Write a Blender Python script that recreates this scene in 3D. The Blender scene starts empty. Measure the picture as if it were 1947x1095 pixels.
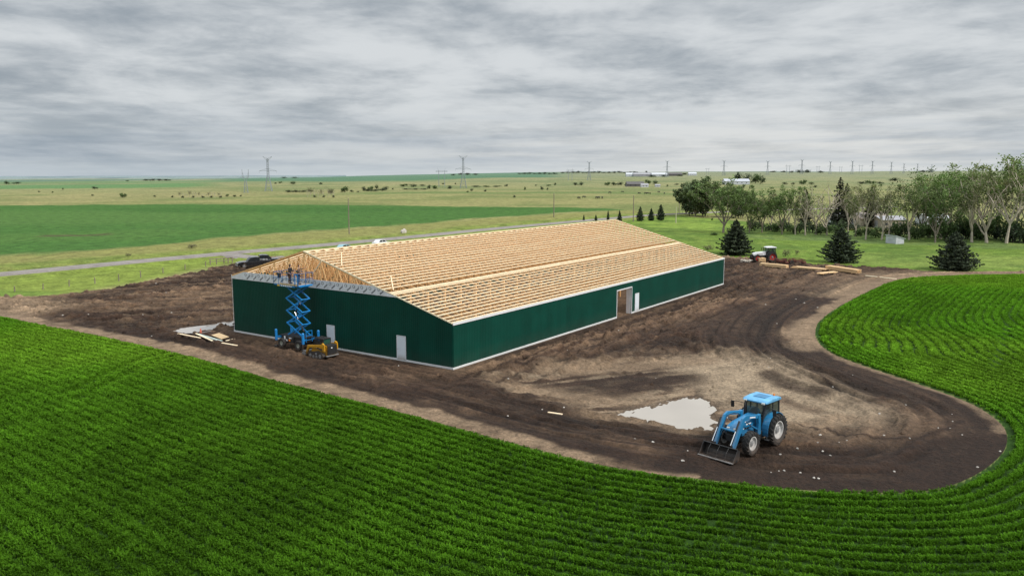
import bpy, math, random
import numpy as np
from mathutils import Vector, Matrix

random.seed(7)
rng = np.random.default_rng(7)
D = bpy.data
scene = bpy.context.scene
COL = scene.collection
rad = math.radians

# ------------------------------------------------------------------ camera maths
F, PITCH, YAW = 1539.14, .1409, .6032          # focal length in photo pixels (1947 wide), tilt, heading
CX, CY, CZ = -51.6057, -41.5193, 16.293
CAM = np.array([CX, CY, CZ])
FW = np.array([math.cos(YAW)*math.cos(PITCH), math.sin(YAW)*math.cos(PITCH), -math.sin(PITCH)])
RT = np.array([math.sin(YAW), -math.cos(YAW), 0.])
UP = np.cross(RT, FW)

def ray(px, py):
    return FW + RT*(px-973.5)/F - UP*(py-547.5)/F
def G(px, py, z=0.):
    """point on the flat ground"""
    d = ray(px, py); t = (z-CZ)/d[2]
    return CAM + d*t
def PLANE(px, py, ax, val):
    d = ray(px, py); t = (val-CAM[ax])/d[ax]
    return CAM + d*t

# ------------------------------------------------------------------ noise
def _h(ix, iy, s):
    n = (ix.astype(np.int64)*374761393 + iy.astype(np.int64)*668265263 + s*974711) & 0x7fffffff
    n = ((n ^ (n >> 13))*1274126177) & 0x7fffffff
    n = (n ^ (n >> 16)) & 0xffff
    return n/65535.0
def vn(x, y, s=0):
    ix = np.floor(x); iy = np.floor(y); fx = x-ix; fy = y-iy
    fx = fx*fx*fx*(fx*(fx*6-15)+10); fy = fy*fy*fy*(fy*(fy*6-15)+10)
    a = _h(ix, iy, s); b = _h(ix+1, iy, s); c = _h(ix, iy+1, s); d = _h(ix+1, iy+1, s)
    return (a*(1-fx)+b*fx)*(1-fy) + (c*(1-fx)+d*fx)*fy
def fbm(x, y, s=0, o=4, g=.5):
    x = np.asarray(x, float); y = np.asarray(y, float)
    t = 0; a = 1; n = 0
    for i in range(o):
        t = t + a*vn(x, y, s+i*17); n += a; a *= g
        x, y = 1.97*x+.31*y+5.2, 1.97*y-.31*x+1.7
    return t/n
def sstep(a, b, x):
    t = np.clip((x-a)/(b-a), 0, 1); return t*t*(3-2*t)

# ------------------------------------------------------------------ curves and polygons on the ground
def gpts(px):
    return np.array([G(x, y)[:2] for x, y in px])
def catmull(P, n=6, closed=False):
    P = np.asarray(P, float); out = []
    m = len(P)
    rngk = range(m if closed else m-1)
    for i in rngk:
        if closed: p0, p1, p2, p3 = P[(i-1) % m], P[i], P[(i+1) % m], P[(i+2) % m]
        else: p0, p1, p2, p3 = P[max(i-1, 0)], P[i], P[i+1], P[min(i+2, m-1)]
        for k in range(n):
            t = k/n
            out.append(.5*((2*p1)+(-p0+p2)*t+(2*p0-5*p1+4*p2-p3)*t*t+(-p0+3*p1-3*p2+p3)*t**3))
    if not closed: out.append(P[-1])
    return np.array(out)
def inside(x, y, poly):
    r = np.zeros(x.shape, bool); n = len(poly)
    for i in range(n):
        x1, y1 = poly[i]; x2, y2 = poly[(i+1) % n]
        if y1 == y2: continue
        c = ((y1 > y) != (y2 > y)) & (x < (x2-x1)*(y-y1)/(y2-y1)+x1)
        r ^= c
    return r
def dist_line(x, y, P, closed=False, want=False):
    best = np.full(x.shape, 1e18); bs = np.zeros(x.shape); bx = np.zeros(x.shape); by = np.zeros(x.shape)
    n = len(P); s0 = 0.
    for i in range(n if closed else n-1):
        a = P[i]; b = P[(i+1) % n]; dx, dy = b-a; L2 = dx*dx+dy*dy
        if L2 < 1e-12: continue
        t = np.clip(((x-a[0])*dx+(y-a[1])*dy)/L2, 0, 1)
        qx = a[0]+t*dx; qy = a[1]+t*dy
        d = (x-qx)**2+(y-qy)**2
        m = d < best
        best = np.where(m, d, best); L = math.sqrt(L2)
        if want:
            bs = np.where(m, s0+t*L, bs); bx = np.where(m, qx, bx); by = np.where(m, qy, by)
        s0 += L
    if want: return np.sqrt(best), bs, bx, by
    return np.sqrt(best)
def sdf(x, y, poly):
    d = dist_line(x, y, poly, True)
    return np.where(inside(x, y, poly), -d, d)

# ------------------------------------------------------------------ materials
def nodes(m):
    m.use_nodes = True
    return m.node_tree.nodes, m.node_tree.links
def mat(name, col, rough=.6, metal=0., var=.12, scale=3., bump=0., bscale=20., spec=.5, coat=0., dirt=None, dirtz=(0, .8)):
    """principled with noise-broken colour; dirt = colour splashed low on the thing (object z)"""
    m = D.materials.new(name); N, Lk = nodes(m); b = N['Principled BSDF']
    tc = N.new('ShaderNodeTexCoord'); nz = N.new('ShaderNodeTexNoise')
    nz.inputs['Scale'].default_value = scale; nz.inputs['Detail'].default_value = 5
    Lk.new(tc.outputs['Object'], nz.inputs['Vector'])
    mr = N.new('ShaderNodeMapRange'); mr.inputs[1].default_value = .25; mr.inputs[2].default_value = .75
    mr.inputs[3].default_value = 1-var; mr.inputs[4].default_value = 1+var
    Lk.new(nz.outputs['Fac'], mr.inputs[0])
    mx = N.new('ShaderNodeMix'); mx.data_type = 'RGBA'; mx.blend_type = 'MULTIPLY'; mx.inputs[0].default_value = 1
    mx.inputs[6].default_value = (*col, 1); Lk.new(mr.outputs[0], mx.inputs[7])
    out = mx.outputs[2]
    if dirt:
        geo = N.new('ShaderNodeNewGeometry'); sp = N.new('ShaderNodeSeparateXYZ'); Lk.new(geo.outputs['Position'], sp.inputs[0])
        r = N.new('ShaderNodeMapRange'); r.inputs[1].default_value = dirtz[0]; r.inputs[2].default_value = dirtz[1]
        r.inputs[3].default_value = .95; r.inputs[4].default_value = 0
        Lk.new(sp.outputs[2], r.inputs[0])
        mm = N.new('ShaderNodeMath'); mm.operation = 'MULTIPLY'; Lk.new(r.outputs[0], mm.inputs[0])
        mq = N.new('ShaderNodeMapRange'); mq.inputs[1].default_value = .3; mq.inputs[2].default_value = .6; Lk.new(nz.outputs['Fac'], mq.inputs[0])
        Lk.new(mq.outputs[0], mm.inputs[1])
        m2 = N.new('ShaderNodeMix'); m2.data_type = 'RGBA'; Lk.new(mm.outputs[0], m2.inputs[0])
        Lk.new(out, m2.inputs[6]); m2.inputs[7].default_value = (*dirt, 1); out = m2.outputs[2]
    Lk.new(out, b.inputs['Base Color'])
    b.inputs['Roughness'].default_value = rough; b.inputs['Metallic'].default_value = metal
    b.inputs['Specular IOR Level'].default_value = spec
    if coat: b.inputs['Coat Weight'].default_value = coat
    if bump:
        n2 = N.new('ShaderNodeTexNoise'); n2.inputs['Scale'].default_value = bscale; n2.inputs['Detail'].default_value = 4
        Lk.new(tc.outputs['Object'], n2.inputs['Vector'])
        bp = N.new('ShaderNodeBump'); bp.inputs['Strength'].default_value = bump; bp.inputs['Distance'].default_value = .05
        Lk.new(n2.outputs['Fac'], bp.inputs['Height']); Lk.new(bp.outputs[0], b.inputs['Normal'])
    return m
def attr_mat(name, rough=.9, nscale=(1.5, 9.), amount=.35, bump=.4, bscale=6., bdist=.1, spec=.2, translucent=0.):
    """colour from the mesh attribute 'Col', broken up by two scales of noise"""
    m = D.materials.new(name); N, Lk = nodes(m); b = N['Principled BSDF']
    at = N.new('ShaderNodeAttribute'); at.attribute_name = 'Col'
    geo = N.new('ShaderNodeNewGeometry')
    prev = at.outputs['Color']
    for i, s in enumerate(nscale):
        nz = N.new('ShaderNodeTexNoise'); nz.inputs['Scale'].default_value = s; nz.inputs['Detail'].default_value = 6; nz.inputs['Roughness'].default_value = .65
        Lk.new(geo.outputs['Position'], nz.inputs['Vector'])
        mr = N.new('ShaderNodeMapRange'); mr.inputs[1].default_value = .3; mr.inputs[2].default_value = .7
        mr.inputs[3].default_value = 1-amount; mr.inputs[4].default_value = 1+amount
        Lk.new(nz.outputs['Fac'], mr.inputs[0])
        mx = N.new('ShaderNodeMix'); mx.data_type = 'RGBA'; mx.blend_type = 'MULTIPLY'; mx.inputs[0].default_value = 1
        Lk.new(prev, mx.inputs[6]); Lk.new(mr.outputs[0], mx.inputs[7]); prev = mx.outputs[2]
    Lk.new(prev, b.inputs['Base Color'])
    b.inputs['Roughness'].default_value = rough; b.inputs['Specular IOR Level'].default_value = spec
    if bump:
        n2 = N.new('ShaderNodeTexNoise'); n2.inputs['Scale'].default_value = bscale; n2.inputs['Detail'].default_value = 7; n2.inputs['Roughness'].default_value = .65
        Lk.new(geo.outputs['Position'], n2.inputs['Vector'])
        bp = N.new('ShaderNodeBump'); bp.inputs['Strength'].default_value = bump; bp.inputs['Distance'].default_value = bdist
        Lk.new(n2.outputs['Fac'], bp.inputs['Height']); Lk.new(bp.outputs[0], b.inputs['Normal'])
    if translucent:
        tr = N.new('ShaderNodeBsdfTranslucent'); Lk.new(prev, tr.inputs[0])
        ms = N.new('ShaderNodeMixShader'); ms.inputs[0].default_value = translucent
        o = N['Material Output']; Lk.new(b.outputs[0], ms.inputs[1]); Lk.new(tr.outputs[0], ms.inputs[2]); Lk.new(ms.outputs[0], o.inputs[0])
    return m

# ------------------------------------------------------------------ mesh builder
class MB:
    def __init__(s): s.v = []; s.f = []; s.m = []; s.cur = 0
    def add(s, vs, fs):
        o = len(s.v); s.v += [tuple(map(float, p)) for p in vs]
        for f in fs: s.f.append(tuple(i+o for i in f)); s.m.append(s.cur)
        return s
    def mi(s, i): s.cur = i; return s
    def box(s, c, d, rz=0., taper=1., M=None):
        hx, hy, hz = d[0]/2, d[1]/2, d[2]/2; vs = []
        for z, t in ((-hz, 1), (hz, taper)):
            for x, y in ((-hx, -hy), (hx, -hy), (hx, hy), (-hx, hy)): vs.append(Vector((x*t, y*t, z)))
        R = Matrix.Rotation(rz, 3, 'Z') if M is None else M
        vs = [R @ v + Vector(c) for v in vs]
        return s.add(vs, [(3, 2, 1, 0), (4, 5, 6, 7), (0, 1, 5, 4), (1, 2, 6, 5), (2, 3, 7, 6), (3, 0, 4, 7)])
    def span(s, a, b):
        c = [(a[i]+b[i])/2 for i in range(3)]; d = [abs(b[i]-a[i]) for i in range(3)]
        return s.box(c, d)
    def beam(s, p, q, w, h, up=(0, 0, 1)):
        p = Vector(p); q = Vector(q); t = (q-p).normalized(); u = Vector(up)
        sd = t.cross(u)
        if sd.length < 1e-4: sd = t.cross(Vector((1, 0, 0)))
        sd.normalize(); u = sd.cross(t).normalized()
        vs = []
        for e in (p, q):
            for a, b in ((-1, -1), (1, -1), (1, 1), (-1, 1)): vs.append(e+sd*a*w/2+u*b*h/2)
        return s.add(vs, [(3, 2, 1, 0), (4, 5, 6, 7), (0, 1, 5, 4), (1, 2, 6, 5), (2, 3, 7, 6), (3, 0, 4, 7)])
    def tube(s, pts, rs, n=6, caps=True):
        pts = [Vector(p) for p in pts]
        if not hasattr(rs, '__len__'): rs = [rs]*len(pts)
        vs = []; fs = []; prev = None
        for i, p in enumerate(pts):
            t = (pts[min(i+1, len(pts)-1)]-pts[max(i-1, 0)])
            t = t.normalized() if t.length > 1e-9 else Vector((0, 0, 1))
            a = prev if prev is not None else (Vector((1, 0, 0)) if abs(t.x) < .9 else Vector((0, 1, 0)))
            a = (a-t*a.dot(t)).normalized(); prev = a; b = t.cross(a)
            for k in range(n):
                an = 2*math.pi*k/n; vs.append(p+(a*math.cos(an)+b*math.sin(an))*rs[i])
        for i in range(len(pts)-1):
            for k in range(n): fs.append((i*n+k, i*n+(k+1) % n, (i+1)*n+(k+1) % n, (i+1)*n+k))
        if caps: fs.append(tuple(range(n-1, -1, -1))); fs.append(tuple((len(pts)-1)*n+k for k in range(n)))
        return s.add(vs, fs)
    def lathe(s, prof, c, axis='y', n=24, closed=True):
        """prof: (radius, offset along axis)"""
        vs = []; m = len(prof)
        for k in range(n):
            a = 2*math.pi*k/n; ca, sa = math.cos(a), math.sin(a)
            for r, o in prof:
                p = {'y': (r*ca, o, r*sa), 'z': (r*ca, r*sa, o), 'x': (o, r*ca, r*sa)}[axis]
                vs.append((p[0]+c[0], p[1]+c[1], p[2]+c[2]))
        fs = []
        for k in range(n):
            k2 = (k+1) % n
            for i in range(m if closed else m-1):
                j = (i+1) % m; fs.append((k*m+i, k*m+j, k2*m+j, k2*m+i))
        return s.add(vs, fs)
    def disc(s, c, r, axis='y', n=20, sgn=1):
        vs = []
        for k in range(n):
            a = 2*math.pi*k/n*sgn; ca, sa = r*math.cos(a), r*math.sin(a)
            vs.append({'y': (c[0]+ca, c[1], c[2]+sa), 'x': (c[0], c[1]+ca, c[2]+sa), 'z': (c[0]+ca, c[1]+sa, c[2])}[axis])
        return s.add(vs, [tuple(range(n))])
    def prism(s, poly, axis, a, b):
        """polygon in the two other axes (cyclic order kept), extruded from a to b along axis"""
        n = len(poly)
        def P(u, v, w): return {'y': (u, w, v), 'x': (w, u, v), 'z': (u, v, w)}[axis]
        vs = [P(u, v, a) for u, v in poly]+[P(u, v, b) for u, v in poly]
        fs = [tuple(range(n)), tuple(range(2*n-1, n-1, -1))]
        for i in range(n): fs.append((i, n+i, n+(i+1) % n, (i+1) % n))
        return s.add(vs, fs)
    def mesh(s, name, mats, smooth=False):
        me = D.meshes.new(name); me.from_pydata(s.v, [], s.f)
        for m in (mats if isinstance(mats, (list, tuple)) else [mats]): me.materials.append(m)
        me.polygons.foreach_set('material_index', s.m)
        if smooth: me.polygons.foreach_set('use_smooth', [True]*len(s.f))
        import bmesh
        bm = bmesh.new(); bm.from_mesh(me); bmesh.ops.recalc_face_normals(bm, faces=bm.faces); bm.to_mesh(me); bm.free()
        me.update(); return me
    def build(s, name, mats, parent=None, smooth=False, bevel=0., label=None):
        o = D.objects.new(name, s.mesh(name, mats, smooth)); COL.objects.link(o)
        if parent: o.parent = parent
        if bevel:
            b = o.modifiers.new('bevel', 'BEVEL'); b.width = bevel; b.segments = 2; b.limit_method = 'ANGLE'; b.angle_limit = rad(35)
        if label: o['label'] = label
        return o
def np_mesh(name, V, Fa, cols=None, mats=(), smooth=False, nside=4):
    V = np.asarray(V, np.float32); Fa = np.asarray(Fa, np.int32)
    me = D.meshes.new(name); nv = len(V); nf = len(Fa)
    me.vertices.add(nv); me.vertices.foreach_set('co', V.ravel())
    me.loops.add(nf*nside); me.loops.foreach_set('vertex_index', Fa.ravel())
    me.polygons.add(nf); me.polygons.foreach_set('loop_start', np.arange(nf, dtype=np.int32)*nside)
    if smooth: me.polygons.foreach_set('use_smooth', np.ones(nf, bool))
    for m in mats: me.materials.append(m)
    me.update(calc_edges=True)
    if cols is not None:
        a = me.color_attributes.new('Col', 'FLOAT_COLOR', 'POINT')
        c = np.ones((nv, 4), np.float32); c[:, :3] = cols; a.data.foreach_set('color', c.ravel())
    me.validate(); return me
def link(name, me, parent=None):
    o = D.objects.new(name, me); COL.objects.link(o)
    if parent: o.parent = parent
    return o
def tag(o, label=None, cat=None, group=None, kind=None):
    if label: o['label'] = label
    if cat: o['category'] = cat
    if group: o['group'] = group
    if kind: o['kind'] = kind
    return o
def thing(name, label, cat, loc=(0, 0, 0), rz=0., group=None):
    o = D.objects.new(name, None); COL.objects.link(o); o.empty_display_size = .2
    o.location = loc; o.rotation_euler = (0, 0, rz)
    return tag(o, label, cat, group)
def copy_tree(o, parent=None):
    c = o.copy(); COL.objects.link(c)
    if parent is not None: c.parent = parent
    for ch in list(o.children): copy_tree(ch, c)
    return c
ORD = ['first', 'second', 'third', 'fourth', 'fifth', 'sixth', 'seventh', 'eighth', 'ninth', 'tenth', 'eleventh', 'twelfth', 'thirteenth',
       'fourteenth', 'fifteenth', 'sixteenth', 'seventeenth', 'eighteenth', 'nineteenth', 'twentieth']
ORD += ['twenty-'+w for w in ORD[:9]] + ['thirtieth'] + ['thirty-'+w for w in ORD[:9]] + ['fortieth'] + ['forty-'+w for w in ORD[:9]] + ['fiftieth']

# ------------------------------------------------------------------ terrain height
TA = np.array([-.62, -.56, -.3, -.08, .047, .144, .237, .355, .56, .64])
TY = np.array([326.5, 326.5, 327, 327.5, 330, 334, 337.2, 338.6, 340, 340])
def terr0(x, y):
    dx = x-CX; dy = y-CY; R = np.hypot(dx, dy); a = np.arctan2(dy, dx)-YAW
    a = (a+math.pi) % (2*math.pi)-math.pi
    T = np.interp(a, TA, TY)
    zt = 16.3+(329.2-T)/F*3500
    z = zt*sstep(900, 3500, R)
    z = z+(fbm(x/420, y/420, 3, 3)-.5)*9*sstep(350, 1500, R)*sstep(6000, 3000, R)
    hz = np.where(a > .2, -26.+10*(fbm(a*22, a*0, 5, 3)-.3), -95.)
    z2 = -75.*sstep(3600, 6200, R); z2 = z2+(hz+75)*sstep(7000, 9500, R)
    z = z+np.where(R > 3500, z2, 0)
    return z
def GT(px, py):
    """point on the rolling terrain"""
    d = ray(px, py); d = d/np.hypot(d[0], d[1])
    t = np.concatenate([np.arange(20, 1500, 4.), np.arange(1500, 4200, 12.)])
    X = CX+d[0]*t; Y = CY+d[1]*t; Z = CZ+d[2]*t
    h = terr0(X, Y); k = np.nonzero(Z <= h)[0]
    i = k[0] if len(k) else np.argmin(Z-h)
    return np.array([X[i], Y[i], h[i]])
def pxm(P):
    """metres per photo pixel at a point"""
    return float((np.asarray(P)-CAM) @ FW)/F
# ================================================================== CAMERA, SKY, SUN
cam = D.cameras.new('camera'); co = D.objects.new('camera', cam); COL.objects.link(co)
cam.sensor_width = 36; cam.lens = 36*F/1947; cam.clip_end = 40000; cam.clip_start = .5
co.location = CAM; co.rotation_euler = (math.pi/2-PITCH, 0, YAW-math.pi/2)
scene.camera = co
scene.view_settings.view_transform = 'Standard'; scene.view_settings.look = 'None'; scene.view_settings.exposure = 0
SUN_EL, SUN_AZ = rad(46), YAW-rad(116)         # direction towards the sun (az from +x)
sun = D.lights.new('sun', 'SUN'); so = D.objects.new('sun', sun); COL.objects.link(so)
sun.energy = 3.6; sun.angle = rad(14); sun.color = (1., .95, .88)
sd = Vector((math.cos(SUN_AZ)*math.cos(SUN_EL), math.sin(SUN_AZ)*math.cos(SUN_EL), math.sin(SUN_EL)))
so.rotation_euler = sd.to_track_quat('Z', 'Y').to_euler()

def build_world():
    w = D.worlds.new('World'); scene.world = w; w.use_nodes = True
    N, Lk = w.node_tree.nodes, w.node_tree.links; bg = N['Background']
    def math_(op, a, b=None, c=None):
        n = N.new('ShaderNodeMath'); n.operation = op
        for i, v in enumerate((a, b, c)):
            if v is None: continue
            if isinstance(v, (int, float)): n.inputs[i].default_value = v
            else: Lk.new(v, n.inputs[i])
        return n.outputs[0]
    def rng_(v, a, b, c, d, smooth=True):
        n = N.new('ShaderNodeMapRange'); n.interpolation_type = 'SMOOTHSTEP' if smooth else 'LINEAR'
        for i, q in enumerate((a, b, c, d)): n.inputs[i+1].default_value = q
        Lk.new(v, n.inputs[0]); return n.outputs[0]
    def mix(f, a, b, mode='MIX'):
        n = N.new('ShaderNodeMix'); n.data_type = 'RGBA'; n.blend_type = mode
        for i, v in ((0, f), (6, a), (7, b)):
            if isinstance(v, (int, float)): n.inputs[i].default_value = v
            elif isinstance(v, tuple): n.inputs[i].default_value = (*v, 1)
            else: Lk.new(v, n.inputs[i])
        return n.outputs[2]
    def noise(vec, scale, detail=6, rough=.55, dist=0.):
        n = N.new('ShaderNodeTexNoise'); n.inputs['Scale'].default_value = scale; n.inputs['Detail'].default_value = detail
        n.inputs['Roughness'].default_value = rough; n.inputs['Distortion'].default_value = dist; Lk.new(vec, n.inputs['Vector']); return n.outputs['Fac']
    tc = N.new('ShaderNodeTexCoord'); sp = N.new('ShaderNodeSeparateXYZ'); Lk.new(tc.outputs['Generated'], sp.inputs[0])
    x, y, z = sp.outputs
    # axes along / across the view heading, on a flat cloud deck
    c, s = math.cos(YAW), math.sin(YAW)
    f = math_('ADD', math_('MULTIPLY', x, c), math_('MULTIPLY', y, s)); r = math_('SUBTRACT', math_('MULTIPLY', x, s), math_('MULTIPLY', y, c))
    zz = math_('ADD', math_('MAXIMUM', z, 0.), .075)
    cv = N.new('ShaderNodeCombineXYZ')
    Lk.new(math_('DIVIDE', r, zz), cv.inputs[0]); Lk.new(math_('MULTIPLY', math_('DIVIDE', f, zz), .85), cv.inputs[1]); cv.inputs[2].default_value = 3.7
    deck = cv.outputs[0]
    n1 = noise(deck, 1.1, 9, .58, .15); n2 = noise(deck, 2.5, 7, .56, .2); n3 = noise(deck, .17, 3, .5)
    hv = N.new('ShaderNodeCombineXYZ'); Lk.new(math_('MULTIPLY', r, 4.2), hv.inputs[0]); Lk.new(math_('MULTIPLY', z, 15.), hv.inputs[1]); Lk.new(math_('MULTIPLY', f, 4.2), hv.inputs[2])
    n4 = noise(hv.outputs[0], 1.7, 10, .62, .3)          # rolls hanging under the deck
    v = math_('ADD', math_('ADD', math_('MULTIPLY', n1, .40), math_('MULTIPLY', n2, .12)), math_('ADD', math_('MULTIPLY', n3, .22), math_('MULTIPLY', n4, .36)))
    lit = rng_(v, .42, .66, 0., 1.)
    cloud = mix(lit, (.325, .37, .415), (.70, .73, .75))
    # low sky: clear slate band on the left, bright break on the right
    side = rng_(r, -.45, .35, 0, 1)
    low = rng_(z, .004, .105, 1, 0)
    sv = N.new('ShaderNodeCombineXYZ'); Lk.new(math_('MULTIPLY', r, 1.8), sv.inputs[0]); Lk.new(math_('MULTIPLY', z, 26.), sv.inputs[1]); sv.inputs[2].default_value = 1.3
    streak = noise(sv.outputs[0], 1.6, 7, .6, .3)
    lowl = mix(rng_(streak, .38, .66, 0, 1), (.30, .375, .46), (.50, .555, .60))
    lowr = mix(rng_(streak, .36, .56, 0, 1), (.47, .52, .57), (.80, .80, .77))
    cloud = mix(math_('MULTIPLY', low, .62), cloud, mix(side, lowl, lowr))
    cloud = mix(math_('MULTIPLY', rng_(z, .0, .024, 1, 0), .55), cloud, mix(side, (.55, .62, .67), (.80, .83, .82)))
    # overcast sky is brightest overhead
    up = rng_(z, .20, .75, 1., 2.6)
    upc = N.new('ShaderNodeCombineColor')
    for i in range(3): Lk.new(up, upc.inputs[i])
    cloud = mix(1., cloud, upc.outputs[0], 'MULTIPLY')
    sky = N.new('ShaderNodeTexSky'); sky.sky_type = 'NISHITA'; sky.sun_disc = False
    sky.sun_elevation = SUN_EL; sky.sun_rotation = math.pi/2-SUN_AZ
    sk = mix(1., sky.outputs[0], (.055, .055, .055), 'MULTIPLY')
    fin = mix(.93, sk, cloud)
    Lk.new(fin, bg.inputs['Color']); bg.inputs['Strength'].default_value = 1.0
build_world()
# ================================================================== THE GROUND
# edge between the bare yard and the crop (from the far left, round the loop, to the far right)
EDGE_A = catmull(gpts([(-420, 560), (-200, 580), (0, 603), (60, 615), (150, 632), (235, 650), (300, 664), (370, 680), (450, 702), (540, 728), (640, 754),
    (740, 778), (850, 808), (960, 838), (1060, 864), (1150, 885), (1240, 900), (1330, 910), (1400, 918), (1470, 926), (1560, 933), (1650, 936),
    (1740, 935), (1800, 925), (1850, 905), (1885, 882), (1908, 858), (1915, 835), (1908, 812), (1880, 787), (1840, 765), (1780, 742), (1700, 715),
    (1640, 695), (1590, 676), (1562, 658), (1550, 640)]), 4)
EDGE_B = catmull(gpts([(1550, 640), (1553, 618), (1570, 600), (1600, 580), (1640, 560), (1670, 545), (1700, 534), (1740, 528), (1830, 524), (1947, 522), (2150, 519), (2500, 516)]), 4)
YTOP = gpts([(2500, 510), (2150, 513), (1947, 516), (1850, 518), (1760, 515), (1700, 510), (1640, 507), (1560, 502), (1500, 496), (1440, 492), (1380, 489)])
YBACK = np.array([[82., 36.], [60., 42.]])
YLEFT = gpts([(560, 492), (520, 490), (470, 496), (440, 503), (360, 520), (270, 538), (160, 556), (80, 563), (0, 567), (-200, 562), (-420, 548)])
YARD = np.concatenate([EDGE_A, EDGE_B[1:], catmull(np.concatenate([YTOP, YBACK, YLEFT]), 3)])
PIT = catmull(gpts([(930, 715), (985, 700), (1060, 690), (1150, 680), (1260, 662), (1330, 655), (1400, 668), (1480, 700), (1560, 740), (1630, 778), (1570, 800), (1480, 800), (1380, 812), (1260, 806), (1130, 788), (1040, 760), (970, 745)]), 3, True)
PUDDLE = catmull(gpts([(1178, 776), (1205, 768), (1236, 757), (1266, 748), (1306, 745), (1352, 749), (1358, 762), (1361, 778), (1354, 795), (1332, 803), (1300, 803), (1258, 797), (1214, 787)]), 3, True)
STRIP = catmull(gpts([(324, 629.5), (350, 623), (398, 617), (446, 609), (446, 614), (400, 623.5), (362, 630)]), 3, True)
BARN_L, BARN_W = 63.6, 28.9

def flow(x, y, d, sA):
    """coordinates along and across the way machines have driven"""
    k = sstep(-13, -9, y)*sstep(6, 2, y)*sstep(-3, 4, x)                       # beside the long wall
    l = sstep(30, 38, y)                                                       # open yard left of the barn: slanting passes
    u = np.where(l > .5, .82*x-.57*y, np.where(k > .5, x, sA)); v = np.where(l > .5, .57*x+.82*y+3*fbm(x/15, y/15, 49, 2), np.where(k > .5, y, d+2.5*fbm(x/12, y/12, 51, 2)*sstep(6, 14, d)))
    return u, v, k
def yard_h(x, y):
    x = np.asarray(x, float); y = np.asarray(y, float)
    dA, sA, _, _ = dist_line(x, y, EDGE_A, want=True)
    dB = dist_line(x, y, EDGE_B); d = np.minimum(dA, dB)
    h = (fbm(x/5, y/5, 11, 3)-.5)*.22
    cl = fbm(x*1.15, y*1.15, 23, 4); rough = 1-.7*sstep(15, 9, d)*sstep(-15, 5, x*.55-y*.83); h = h+((cl-.5)*.30+np.maximum(cl-.58, 0)*.8)*sstep(1., 4., d)*rough
    fu, fv, fw = flow(x, y, d, sA); h = h+((fbm(fv*1.5, fu/7., 45, 3)-.5)*.55+(fbm(fv*3.6, fu/9., 47, 2)-.5)*.16)*sstep(1.5, 4, d)
    rg = 1-np.abs(2*fbm(x*.75+3*fbm(x/5, y/5, 25, 2), y*.75, 27, 4)-1); h = h-np.maximum(rg-.86, 0)*.9*sstep(2, 5, d)*rough
    h = h+(fbm(d*1.5, sA/9., 31, 3)-.5)*.34*sstep(1.2, 3, d)*sstep(16, 9, d)            # ruts that follow the edge
    along = sstep(-1.5, -2.5, y)*sstep(-11, -8, y)*sstep(-8, 0, x)*sstep(80, 60, x)      # ruts beside the long wall
    h = h+(fbm(y*1.3, x/12., 37, 3)-.5)*.55*along
    pit = sdf(x, y, PIT); pm = sstep(2.4, -3.0, pit)
    rim = np.exp(-((pit-1.8)/1.5)**2)*sstep(-24, -14, y)*.0
    h = h*(1-.45*pm)-pm*.62+rim
    h = h+np.exp(-((pit+.5)/2.0)**2)*(fbm(x*.55+y*.3, y*.55, 41, 4)-.45)*.9*sstep(-22, -15, y)          # broken bank of the pit
    pu = sdf(x, y, PUDDLE)
    wob = (fbm(x*.5, y*1.4, 43, 4)-.5)*2.2
    h = np.where(pit < 4, np.where(pu+wob < 0, np.minimum(h, -.62-.12*sstep(0, -1.5, pu+wob)), np.maximum(h, -.57)), h)
    for px_, hh_, ww_ in (([(930, 705), (985, 690), (1060, 666), (1180, 636), (1300, 600), (1410, 574)], .50, 1.5), ([(1180, 648), (1250, 640), (1320, 640)], .45, 1.3), ([(640, 722), (720, 733), (800, 742)], .28, 1.2), ([(150, 600), (240, 608), (330, 604), (420, 590)], .35, 2.2), ([(200, 570), (300, 562), (400, 548)], .3, 2.2), ([(330, 660), (420, 672), (520, 700)], .3, .9)):
        bd = dist_line(x, y, catmull(gpts(px_), 3)); h = h+hh_*np.exp(-(bd/ww_)**2)*(.25+1.5*np.maximum(fbm(x*.9, y*.9, 53, 4)-.3, 0))
    st = sdf(x, y, STRIP)
    h = h-np.where(st < 1.2, sstep(1.2, -.5, st)*.22, 0); sw = st+(fbm(x*.8, y*.8, 55, 3)-.5)*.9; h = np.where(sw < 0, np.minimum(h, -.17), h)
    bx = np.maximum(np.maximum(-x, x-BARN_L), np.maximum(-y, y-BARN_W))                  # pad under and round the barn
    h = h*sstep(0., 2.2, bx)+.02
    edge = sstep(0, .8, d)
    return h*edge+.012

def paint(c, w, col):
    w = np.clip(w, 0, 1)[:, None]
    return c*(1-w)+np.array(col)*w
def stroke(x, y, px, r, soft=1.):
    P = catmull(gpts(px), 4)
    return sstep(r*(1+soft), r*.25, dist_line(x, y, P)+(fbm(x/2.2, y/2.2, 61, 3)-.5)*r*1.3)

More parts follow.
